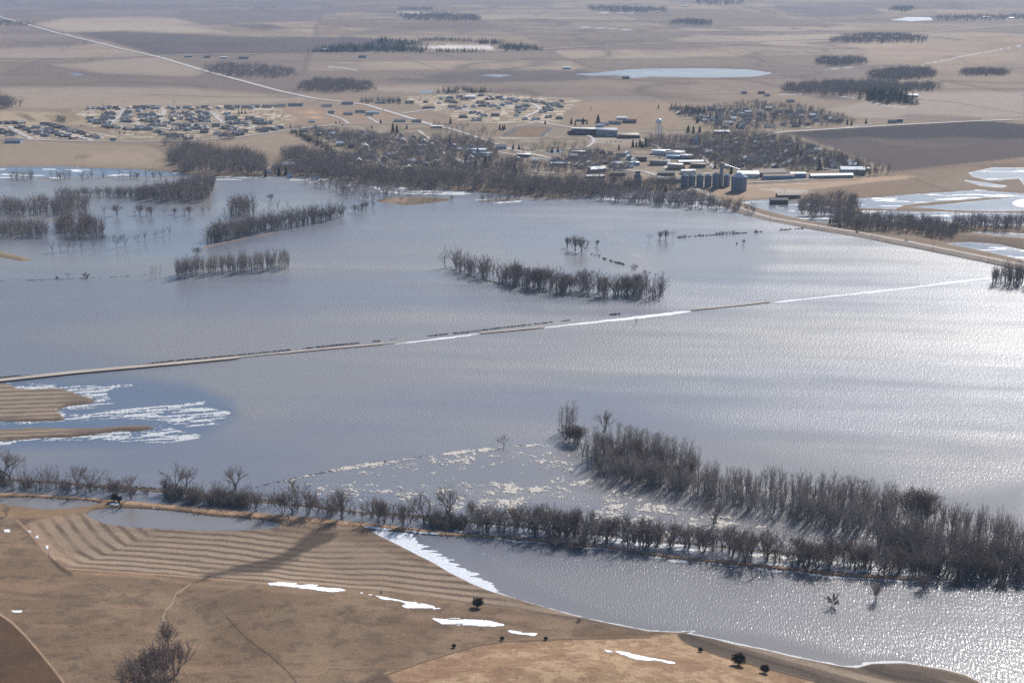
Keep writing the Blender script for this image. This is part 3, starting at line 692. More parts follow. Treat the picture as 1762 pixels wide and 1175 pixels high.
# icy flats under the trees right of the highway and along the town shore
def f_flats(u, v):
    s = np.maximum.reduce([poly_sd(u, v, WATERS[k], 6) for k in (4, 5, 6, 9, 10, 11, 12)]+[poly_sd(u, v, [(640,318),(760,327),(915,338),(960,342),(860,350),(820,346),(790,340),(700,334),(650,330)], 6), poly_sd(u, v, [(1040,332),(1190,333),(1290,368),(1250,362),(1150,352),(1040,345),(980,342)], 6), poly_sd(u, v, [(370,304),(520,305),(610,314),(600,320),(520,312),(372,309)], 6)])
    return np.minimum(s*.6+.2, (nz(u, v, 40, 9, 91, 4)-.60)*8)
tag(cut_sheet('ice_on_the_flats', 370, 286, 1770, 452, .8, f_flats, M_ICE, z=0.0, lift=.08), kind='structure')
tag(cut_sheet('lagoon_ice', 1730, 335, 1800, 362, .8, lambda u, v: 1-((u-1778)/36)**2-((v-350)/8.5)**2, M_SNOW, z=0.0, lift=.1), kind='structure')
tag(cut_sheet('left_bar_ice', -10, 284, 345, 309, .7, lambda u, v: np.minimum(poly_sd(u, v, WATERS[0], 6), (nz(u, v, 40, 8, 95, 3)-.66)*9), M_SNOW, z=0.0, lift=.08), kind='structure')

# ------------------------------------------------------------------ roads
def ribbon(name, pts, width, m, lift=.35, n=14, kind='structure', label=None, cat=None, side=0.0, zmin=None):
    q = dens([(a, b) for a, b in pts], n); X, Y, Z = at([p[0] for p in q], [p[1] for p in q])
    if zmin is not None: Z = np.maximum(Z, zmin)
    D = np.sqrt(X*X+Y*Y); Z = Z+lift+D*0.00012
    T = np.stack([np.gradient(X), np.gradient(Y)], -1); T /= np.linalg.norm(T, axis=1)[:, None]+1e-9
    N = np.stack([-T[:, 1], T[:, 0]], -1); W = np.interp(np.linspace(0, 1, len(q)), np.linspace(0, 1, len(width)), width) if isinstance(width, (list, tuple)) else np.full(len(q), width)
    prof = [(-W/2-side, -lift-.6-(zmin or 0)), (-W/2, 0*W), (0*W, 0*W+.06), (W/2, 0*W), (W/2+side, -lift-.6-(zmin or 0))] if side else [(-W/2, 0*W), (0*W, 0*W+.05), (W/2, 0*W)]
    rows = [np.stack([X+N[:, 0]*o, Y+N[:, 1]*o, Z+dz], -1) for o, dz in prof]
    V = np.stack(rows, 1); k = len(prof); ii = np.arange(V.shape[0]*k).reshape(-1, k)
    F = np.stack([ii[:-1, :-1], ii[1:, :-1], ii[1:, 1:], ii[:-1, 1:]], -1).reshape(-1, 4)[:, ::-1]
    o = mesh_obj(name, V.reshape(-1, 3), F, m); tag(o, label, cat, kind=kind); return o
M_GRAVEL = mat('gravel', (.42, .36, .31), .95, .1, noise=(.05, .12)); M_ASPH = mat('weathered_asphalt', (.27, .25, .24), .9, .2, noise=(.08, .12))
M_CONC = mat('pale_street', (.43, .39, .36), .9, .15, noise=(.05, .1)); M_BANK = mat('grass_bank', (.27, .22, .18), .95, .1, noise=(.1, .2))
# highway on its embankment, from town down the right edge
HW = [(1186,322),(1203,331),(1222,340),(1243,350),(1275,361),(1300,370),(1330,378),(1400,390),(1480,403),(1560,418),(1640,434),(1705,447),(1762,459),(1850,480)]
ribbon('highway_embankment', HW, 15, M_BANK, lift=1.2, n=8, side=6.0)
ribbon('highway', HW, [8, 8, 8, 8], M_GRAVEL, lift=1.5, n=8)
ribbon('valley_road', [(-90,664),(0,654.5),(130,640.5),(300,625.5),(400,616.5),(412,615.5)], [7.5,7,5], M_GRAVEL, lift=.3, zmin=.5)
ribbon('valley_road', [(410,615.6),(440,612.3),(482,608.3)], 2.2, M_GRAVEL, lift=.12, zmin=.3)
ribbon('valley_road', [(658,592.2),(680,590.3),(700,588.6)], 2.0, M_GRAVEL, lift=.12, zmin=.3)
ribbon('valley_road', [(480,608.5),(560,600.5),(660,592)], 3.6, M_GRAVEL, lift=.2, zmin=.3)
ribbon('valley_road', [(826,573.5),(900,566.5),(935,563.2)], 4, M_GRAVEL, lift=.2, zmin=.3)
ribbon('valley_road', [(1190,533.5),(1260,526.6),(1325,519.6)], 4, M_GRAVEL, lift=.2, zmin=.3)
ribbon('spur_road', [(1283,369),(1300,372),(1324,373.5)], 8, M_GRAVEL, lift=.8)
ribbon('county_road', [(-30,20),(0,30),(55,45),(100,58),(160,72),(205,84),(270,98),(300,107),(350,122),(410,138),(480,157),(540,170),(590,176),(630,181),(680,196),(745,216),(775,222)], [20,17,15,13,12], M_CONC)
ribbon('gravel_road', [(-40,101),(60,101),(160,100),(276,97)], 15, M_GRAVEL)
ribbon('gravel_road', [(276,97),(380,94),(500,93),(600,91.5),(700,91),(850,89.5),(930,86),(1030,80),(1180,74),(1330,70.5),(1440,68),(1560,60),(1700,48),(1800,42)], [16,18], M_GRAVEL)
ribbon('gravel_road', [(1240,77),(1330,71)], 14, M_GRAVEL)
ribbon('town_road', [(1290,241),(1344,228),(1440,222),(1521,217),(1657,210),(1762,206),(1850,204)], [12,10], M_CONC)
ribbon('gravel_road', [(1440,222),(1500,214)], 8, M_GRAVEL)
ribbon('main_street', [(775,222),(840,243),(870,255),(905,263),(960,276),(1000,287),(1060,292),(1110,296),(1186,322)], 9, M_CONC)
ribbon('west_street', [(-20,239),(50,241),(150,244),(240,244.5),(320,243),(400,238),(450,231),(520,221),(600,213)], 8, M_CONC)
for pts in ([(213,187),(208,200),(192,212)], [(283,190),(279,202),(276,210)], [(364,192),(372,202),(385,212)], [(192,212),(240,214),(300,213),(385,212),(440,218),(400,232),(385,238)], [(230,214),(300,224),(370,228)], [(16,218),(34,230),(55,240)], [(70,222),(120,231),(160,243)], [(40,222),(100,220)],
            [(690,196),(760,186),(800,190),(830,200)], [(912,178),(925,183),(930,190),(912,198),(900,203)], [(900,203),(935,212),(985,220),(1004,222)], [(820,183),(850,180),(880,176),(912,178)], [(600,214),(680,212),(760,213),(860,213),(940,213)], [(1010,222),(1000,228),(1020,238),(1022,245),(1010,254)],
            [(860,262),(905,271),(1010,283)], [(560,196),(590,206),(600,213)], [(632,202),(655,214)], [(1015,243),(1100,240),(1130,252)], [(1130,250),(1140,262),(1150,275),(1145,290)], [(1060,292),(1070,280),(1100,272),(1130,268)], [(1200,262),(1215,276),(1230,290)], [(1240,250),(1330,262),(1420,276)], [(1250,275),(1350,285),(1480,297)], [(1150,190),(1250,200),(1330,215),(1400,222)],
            [(1180,318),(1250,316),(1340,312),(1480,303)], [(640,238),(700,250),(760,262),(800,280)], [(620,230),(628,250),(640,262)], [(560,240),(660,252),(780,258),(860,262)], [(720,225),(740,240),(770,255)], [(640,280),(720,284),(800,280),(870,290),(960,300)], [(800,280),(815,262),(830,250)], [(640,262),(660,284),(690,300)], [(1010,254),(960,258),(905,263)]):
    ribbon('street', pts, 9.5 if pts[0][1] < 245 and pts[0][0] < 480 or pts[0][0] in (912, 900, 690) else 6.5, M_CONC, n=8, lift=.25)

# ------------------------------------------------------------------ trees
class MB:
    def __init__(s): s.v = []; s.f = []
    def tube(s, p, q, r0, r1, k=4):
        p = np.array(p); q = np.array(q); d = q-p; d = d/(np.linalg.norm(d)+1e-9)
        a = np.cross(d, (0, 0, 1.0) if abs(d[2]) < .9 else (1.0, 0, 0)); a /= np.linalg.norm(a); b = np.cross(d, a); n = len(s.v)
        for c, r in ((p, r0), (q, r1)):
            for i in range(k):
                t = 2*math.pi*i/k; s.v.append(c+(a*math.cos(t)+b*math.sin(t))*r)
        for i in range(k):
            j = (i+1) % k; s.f.append((n+i, n+j, n+k+j)); s.f.append((n+i, n+k+j, n+k+i))
    def twig(s, p, q, w):
        p = np.array(p); q = np.array(q); d = q-p; a = np.cross(d, np.random.randn(3)); a = a/(np.linalg.norm(a)+1e-9)*w; n = len(s.v)
        s.v += [p-a, p+a, q]; s.f.append((n, n+1, n+2))
    def quad(s, c, u, w):
        n = len(s.v); s.v += [c-u-w, c+u-w, c+u+w, c-u+w]; s.f += [(n, n+1, n+2), (n, n+2, n+3)]
    def arr(s): return np.array(s.v, dtype=np.float32).reshape(-1, 3), np.array(s.f, dtype=np.int32).reshape(-1, 3)

def nrm(v): return v/(np.linalg.norm(v)+1e-9)
def limb(T, Cr, p, d, L, r, lev, maxlev, up, spread, tw, tl, twn):
    n = 3; pts = [p]
    for k in range(n):
        d = nrm(d+np.random.randn(3)*.13+np.array([0, 0, up])); q = pts[-1]+d*L/n
        (T if lev == 0 else Cr).tube(pts[-1], q, r*(1-.22*k/n*3*.6), r*(1-.22*(k+1)/n*3*.6), 4 if lev < 2 else 3); pts.append(q)
    r2 = r*.62
    if lev < maxlev:
        for k in range(twn+3 if lev else twn//2):
            i_ = np.random.randint(1, n+1); b = pts[i_-1]+(pts[i_]-pts[i_-1])*np.random.rand(); dd = nrm(d*.5+np.random.randn(3)*.9+np.array([0, 0, .2])); Cr.twig(b, b+dd*tl*np.random.uniform(.6, 1.5), tw)
        nc = np.random.randint(3, 5) if lev else np.random.randint(3, 6)
        for k in range(nc):
            b = pts[-1] if k < 2 else pts[np.random.randint(1 if lev else 2, n+1)]
            dd = nrm(d+np.random.randn(3)*spread*np.array([1, 1, .55]))
            limb(T, Cr, b, dd, L*np.random.uniform(.55, .85), r2, lev+1, maxlev, up, spread, tw, tl, twn)
    else:
        for k in range(twn):
            b = pts[np.random.randint(0, n+1)]+0*d; dd = nrm(d*1.0+np.random.randn(3)*.65+np.array([0, 0, up*1.5]))
            q = b+dd*tl*np.random.uniform(.5, 1.2); Cr.twig(b, q, tw)
            if np.random.rand() < .6: Cr.twig((b+q)/2, (b+q)/2+nrm(dd+np.random.randn(3)*.6)*tl*.6, tw*.8)

def t_spread(seed, H=14, lev=3, twn=8, tw=.030):
    np.random.seed(seed); T, Cr = MB(), MB(); tr = H*np.random.uniform(.14, .24)
    lean = np.array([np.random.randn()*.08, np.random.randn()*.08, 1.0])
    ns = np.random.choice([1, 1, 2])
    for s_ in range(ns):
        b = np.array([np.random.randn()*.4*(ns > 1), np.random.randn()*.4*(ns > 1), -.3]); l2 = nrm(lean+np.random.randn(3)*.12*(ns > 1)+np.random.randn(3)*.05)
        top = b+l2*tr; T.tube(b, top, H*.024, H*.019, 6)
        for k in range(4 if ns == 1 else 3):
            a = 2*math.pi*(k+np.random.rand()*.6)/(4 if ns == 1 else 3); sp = np.random.uniform(.35, .95)
            limb(T, Cr, top-l2*np.random.rand()*tr*.55, nrm(np.array([math.cos(a)*sp, math.sin(a)*sp, 1])), H*.30, H*.0125, 0, lev-1, .10, .55, tw, H*.10, twn)
    return T, Cr
def t_fan(seed, H=11, twn=10, tw=.032):
    np.random.seed(seed); T, Cr = MB(), MB()
    for k in range(7):
        a = np.random.rand()*6.28; sp = np.random.uniform(.05, .5)
        limb(T, Cr, np.array([math.cos(a)*.25, math.sin(a)*.25, -.3]), nrm(np.array([math.cos(a)*sp, math.sin(a)*sp, 1])), H*.42, H*.011, 0, 2, .10, .38, tw, H*.13, twn)
    return T, Cr
def t_poplar(seed, H=18, tw=.026):
    np.random.seed(seed); T, Cr = MB(), MB(); p = np.array([0, 0, -.3]); d = nrm(np.array([np.random.randn()*.04, np.random.randn()*.04, 1])); n = 9; r = H*.0085
    for k in range(n):
        d = nrm(d+np.random.randn(3)*.03+np.array([0, 0, .05])); q = p+d*H/n; T.tube(p, q, r*(1-.8*k/n), r*(1-.8*(k+1)/n), 4)
        if k >= 2:
            for j in range(4 if k < n-1 else 7):
                a = np.random.rand()*6.28; dd = nrm(np.array([math.cos(a)*.55, math.sin(a)*.55, 1])); L = H*np.random.uniform(.16, .34)*(1-.35*k/n)
                b = p+(q-p)*np.random.rand(); m_ = b+dd*L*.5; e = m_+nrm(dd+np.array([0, 0, .5]))*L*.5; Cr.tube(b, m_, r*.35, r*.22, 3); Cr.tube(m_, e, r*.22, r*.07, 3)
                for i in range(10):
                    t = np.random.uniform(.25, 1); c = b+(e-b)*t; Cr.twig(c, c+nrm(dd+np.random.randn(3)*.35+np.array([0, 0, .4]))*H*np.random.uniform(.03, .08), tw)
        p = q
    return T, Cr
def t_conifer(seed, H=12, wide=.24, n=900):
    np.random.seed(seed); T, Cr = MB(), MB(); T.tube((0, 0, -.3), (0, 0, H*.95), H*.018, H*.003, 5)
    for k in range(n):
        t = np.random.rand()**1.4; z = H*(.06+.92*t); R = H*wide*(1-t)**.85*(0.82+.18*math.sin(z*5+seed))*np.random.uniform(.35, 1.08); a = np.random.rand()*6.28
        c = np.array([math.cos(a)*R, math.sin(a)*R, z]); o = nrm(np.array([math.cos(a), math.sin(a), -.35]))
        s_ = H*np.random.uniform(.025, .05); w = nrm(np.cross(o, np.random.randn(3)))*s_*.4; Cr.quad(c, o*s_, w)
    return T, Cr
def t_cedar(seed, H=5, n=1300):
    np.random.seed(seed); T, Cr = MB(), MB()
    for k in range(4):
        a = k*1.6; T.tube((0, 0, -.2), (math.cos(a)*H*.18, math.sin(a)*H*.18, H*.5), H*.03, H*.012, 5)
    for k in range(n):
        v = nrm(np.random.randn(3)); rr = np.random.uniform(.45, 1.0); lob = 1+.16*math.sin(3*math.atan2(v[1], v[0])+seed)+.12*math.sin(7*v[2]+seed)
        c = np.array([v[0]*H*.52*lob, v[1]*H*.52*lob, H*.58+v[2]*H*.42])*np.array([rr, rr, 1])+np.array([0, 0, 0]); c[2] = H*.56+(v[2]*H*.42)*rr*lob
        if c[2] < H*.12: continue
        s_ = H*np.random.uniform(.03, .07); u = nrm(v+np.random.randn(3)*.5+np.array([0, 0, .6]))*s_; Cr.quad(c, u, nrm(np.cross(u, np.random.randn(3)))*s_*.35)
    return T, Cr
def t_shrub(seed, H=3.2, n=40, twn=12):
    np.random.seed(seed); T, Cr = MB(), MB()
    for k in range(n):
        a = np.random.rand()*6.28; sp = np.random.uniform(.1, .9); b = np.array([math.cos(a)*.5*sp*H*.5, math.sin(a)*.5*sp*H*.5, -.1]); d = nrm(np.array([math.cos(a)*sp, math.sin(a)*sp, 1.1])); e = b+d*H*np.random.uniform(.6, 1.0)
        (T if k < 8 else Cr).tube(b, e, .035, .01, 3)
        for j in range(twn):
            c = b+(e-b)*np.random.uniform(.2, 1); Cr.twig(c, c+nrm(d+np.random.randn(3)*.7)*H*.25, .02)
    return T, Cr
def t_snag(seed, H=10):
    np.random.seed(seed); T, Cr = MB(), MB(); p = np.array([0, 0, -.3]); d = nrm(np.array([-.15, 0, 1]))
    for k in range(5):
        d = nrm(d+np.random.randn(3)*.06); q = p+d*H/5; T.tube(p, q, .26*(1-.16*k), .26*(1-.16*(k+1)), 5)
        if k > 0: e = q+nrm(np.random.randn(3)+np.array([0, 0, .6]))*1.3; Cr.tube(q, e, .07, .02, 3); Cr.tube(q, q+(e-q)*np.array([-.7, .8, 1.1]), .05, .02, 3)
        p = q
    return T, Cr

def t_light(seed, H=14, base=.12, wid=.34, n=150, tw=.085, tl=.12, stems=2, pw=.8):
    """a light tree: stems, limbs and an uneven shell of twigs, for the masses"""
    np.random.seed(seed); T, Cr = MB(), MB(); ns = stems
    for s_ in range(ns):
        b = np.array([np.random.randn()*.35, np.random.randn()*.35, -.3]); t = np.array([np.random.randn()*H*.05, np.random.randn()*H*.05, H*.55]); T.tube(b, t, H*.014, H*.006, 3)
    tips = []
    for k in range(11):
        a = 2.4*k+np.random.rand(); z0 = H*np.random.uniform(base, .5); r = H*wid*np.random.uniform(.45, 1.0); z1 = z0+H*np.random.uniform(.25, .5); z1 = min(z1, H*.93)
        e = np.array([math.cos(a)*r, math.sin(a)*r, z1]); Cr.tube((e[0]*.12, e[1]*.12, z0), e, H*.006, H*.0015, 3); tips.append(((e*np.array([.12, .12, 0]))+np.array([0, 0, z0]), e))
    tips.append((np.array([0, 0, H*.5]), np.array([0, 0, H*.97])))
    for k in range(n):
        s0, e = tips[np.random.randint(len(tips))]; t = np.random.rand()**.6; c = s0+(e-s0)*t
        d = nrm((e-s0)/np.linalg.norm(e-s0)*pw+np.random.randn(3)*.5+np.array([0, 0, .35])); Cr.twig(c, c+d*H*tl*np.random.uniform(.5, 1.3), tw*np.random.uniform(.6, 1.2))
    return T, Cr

M_BARK = mat('bark', (.15, .13, .12), .95, .1); M_TWIG = mat('bare_twigs', (.27, .23, .21), .95, .05)
M_TWIGR = mat('reddish_twigs', (.24, .185, .165), .95, .05); M_PALE = mat('pale_poplar_twigs', (.37, .33, .305), .95, .05)
M_NEEDLE = mat('needles', (.022, .036, .022), .9, .1); M_SHRUBM = mat('shrub_twigs', (.17, .145, .125), .95, .05); M_CEDAR = mat('cedar_foliage', (.030, .030, .018), .9, .1)

KIND = {}
def reg(k, name, cat, builds, mt, mc, H):
    vs = []
    for T, Cr in builds:
        a = mesh_obj('trunk', *T.arr(), mt, link=False).data; b = mesh_obj('crown', *Cr.arr(), mc, link=False).data
        vs.append((a, b, T.arr(), Cr.arr()))
    KIND[k] = (name, cat, vs, float(np.mean([max(v[2][0][:, 2].max(), np.percentile(v[3][0][:, 2], 99)) for v in vs])))
reg('spread', 'bare_tree', 'tree', [t_spread(s) for s in (1, 2, 3, 4, 5, 6)], M_BARK, M_TWIG, 14)
reg('fan', 'bare_tree', 'tree', [t_fan(s) for s in (11, 12, 13)], M_BARK, M_TWIGR, 11)
reg('poplar', 'poplar_tree', 'tree', [t_poplar(s) for s in (21, 22, 23, 24, 25, 26)], M_BARK, M_PALE, 18)
reg('gaunt', 'bare_tree', 'tree', [t_light(s, 14, .14, w, 460, .040, .11, ns, .7) for s, w, ns in ((91, .38, 1), (92, .30, 2), (93, .42, 1), (94, .34, 2), (95, .26, 1))], M_BARK, M_TWIG, 14)
reg('conifer', 'evergreen_tree', 'tree', [t_conifer(s, 12, w) for s, w in ((31, .20), (32, .25), (33, .28))], M_BARK, M_NEEDLE, 12)
reg('cedar', 'cedar_bush', 'shrub', [t_cedar(s) for s in (41, 42)], M_BARK, M_CEDAR, 5)
reg('shrub', 'shrub', 'shrub', [t_shrub(s) for s in (51, 52, 53)], M_BARK, M_SHRUBM, 3.2)
reg('dome', 'shrub', 'shrub', [t_light(s, 3.2, .02, .75, 900, .045, .22, 4) for s in (96, 97)], M_BARK, M_SHRUBM, 3.2)
reg('snag', 'dead_tree', 'tree', [t_snag(s) for s in (61, 62)], M_BARK, M_BARK, 10)
# light versions for the far masses
LOD = {'round': [t_light(s, 14, .12, .36, 150, .085) for s in range(70, 76)], 'fan': [t_light(s, 14, .05, .34, 260, .05, .11, 3) for s in range(76, 81)],
       'poplar': [t_light(s, 18, .15, .13, 190, .045, .09, 1, 1.0) for s in range(82, 87)], 'conifer': [t_conifer(s, 12, .24, 70) for s in (87, 88)], 'scrub': [t_light(s, 3.2, .02, .55, 70, .03, .2, 3) for s in (90, 91)]}
USED = {}
def plant(kind, x, y, hm, label, group=None, var=None, rot=None, sx=1.0, world=None):
    name, cat, vs, H = KIND[kind]
    if kind == 'spread' and (world[1] if world is not None else float(unproj(x, y)[1])) > 1000: name, cat, vs, H = KIND['gaunt']; kind = 'gaunt'
    i = var if var is not None else np.random.randint(len(vs))
    if world is None: X, Y, Z = [float(q) for q in at(x, y)]
    else: X, Y = world; Z = max(float(ground_z(X, Y)), 0.0)
    e = bpy.data.objects.new(name, None); COL.objects.link(e); s = hm/H
    e.location = (X, Y, Z-.05); e.rotation_euler = (0, 0, np.random.rand()*6.28 if rot is None else rot); sx = sx*(1.35 if kind == 'poplar' else 1.1); e.scale = (s*sx, s*sx, s)
    tag(e, label, cat, group)
    key = (kind, i)
    if key not in USED:
        a = bpy.data.objects.new('trunk', vs[i][0]); b = bpy.data.objects.new('crown', vs[i][1]); USED[key] = (a, b)
    else: a, b = USED[key][0].copy(), USED[key][1].copy()
    for c in (a, b): COL.objects.link(c); c.parent = e
    return e

def scatter(poly, n, seed, mind=0.0):
    """points spread evenly over the ground inside a photo-space outline"""
    r = np.random.default_rng(seed); wx, wy, _ = at([p[0] for p in poly], [p[1] for p in poly])
    pw = list(zip(wx, wy)); out = []; x0, x1, y0, y1 = min(wx), max(wx), min(wy), max(wy); tries = 0
    while len(out) < n and tries < 400:
        tries += 1
        q = r.random((max(n, 50), 2))*[x1-x0, y1-y0]+[x0, y0]
        q = q[inside(q[:, 0], q[:, 1], pw)]
        for p in q:
            if len(out) >= n: break
            if mind and out and np.min(np.hypot(*(np.array(out)-p).T)) < mind: continue
            out.append(p)
    return np.array(out).reshape(-1, 2)

def mass(name, pts, kind, h0, h1, m, label, cat, seed, trunks=True, sx=1.0):
    """one object holding a far wood: pts = world xy"""
    r = np.random.default_rng(seed); V = []; F = []; n = 0; bt = LOD[kind]; arrs = []
    for T, Cr in bt:
        a, fa = Cr.arr(); b, fb = T.arr(); arrs.append((np.concatenate([a, b]), np.concatenate([fa, fb+len(a)])))
    Hk = {'round': 14, 'fan': 14, 'conifer': 12, 'poplar': 18, 'scrub': 3.2}[kind]
    Z = np.maximum(ground_z(pts[:, 0], pts[:, 1]), 0)
    for (x, y), z in zip(pts, Z):
        v, f = arrs[r.integers(len(arrs))]; s = (h0*.72+(h1*1.12-h0*.72)*r.random()**.8)/Hk; a = r.random()*6.28; c, sn = math.cos(a)*s*sx, math.sin(a)*s*sx
        w = np.stack([v[:, 0]*c-v[:, 1]*sn+x, v[:, 0]*sn+v[:, 1]*c+y, v[:, 2]*s+z-.1], -1); V.append(w); F.append(f+n); n += len(v)
    o = mesh_obj(name, np.concatenate(V), np.concatenate(F), m); tag(o, label, cat, kind='stuff'); return o

# far bank woods and town trees, each mass one object
def wood(poly, n, kind, h0, h1, label, seed, m=None, sx=1.0):
    pts_ = scatter(poly, int(n*(1.35 if kind != 'conifer' else 1)), seed, 0)
    if label.startswith('far'): pts_ = pts_+np.random.default_rng(seed).normal(size=pts_.shape)*[8, 14]
    mass('wood', pts_, kind, h0*1.15, h1*1.22, m or (M_NEEDLE if kind == 'conifer' else M_TWIG), label, 'wood', seed, sx=sx*1.15)
wood([(765,460),(785,470),(815,479),(850,487),(900,498),(960,508),(1040,515),(1142,518),(1142,504),(1040,500),(960,492),(900,483),(850,472),(810,462),(785,455)], 105, 'fan', 11, 17, 'filling trees of the long narrow grove standing in mid flood', 396)
wood([(300,481),(360,475),(440,469),(500,463),(498,455),(430,459),(360,465),(300,472)], 120, 'poplar', 14, 17.5, 'filling stems of the square plantation in the left flood', 395, M_PALE, .9)
wood([(820,904),(900,908),(1000,916),(1120,929),(1300,949),(1300,956),(1160,944),(1050,934),(970,927),(900,919),(820,913)], 52, 'fan', 7, 11, 'lower trees filling the row between levee and channel', 394)
wood([(440,862),(560,874),(720,888),(820,900),(820,910),(720,902),(560,888),(440,874)], 46, 'fan', 5, 8, 'low brush between the single trees of the channel, left half', 393)
wood([(280,848),(340,854),(428,862),(434,876),(370,872),(300,864),(280,858)], 75, 'fan', 5.5, 9, 'dark brush filling the thicket on the channel bank, lower left', 390)
wood([(1704,490),(1762,498),(1850,505),(1850,486),(1706,480)], 95, 'poplar', 14, 18, 'dense clump of slim trees cut by the right edge beside the drowned road', 388, M_TWIG, 1.2)
wood([(1480,306),(1535,300),(1530,292),(1490,290),(1430,262),(1400,262)], 60, 'poplar', 9, 12, 'reddish trees at the east end of the town by the brown field', 387, M_TWIGR, 1.8)
wood([(738,898),(806,902),(812,914),(760,914),(738,906)], 24, 'fan', 5, 8, 'dark brush filling the round thicket by the levee', 389)
wood([(-20,826),(100,832),(255,844),(255,856),(100,848),(-20,842)], 50, 'fan', 5, 9, 'low brush under the channel trees at the far left', 392)
wood([(1310,950),(1400,958),(1520,970),(1620,982),(1620,992),(1500,984),(1310,968)], 34, 'fan', 7, 11, 'lower trees on the icy ground beside the levee', 391)
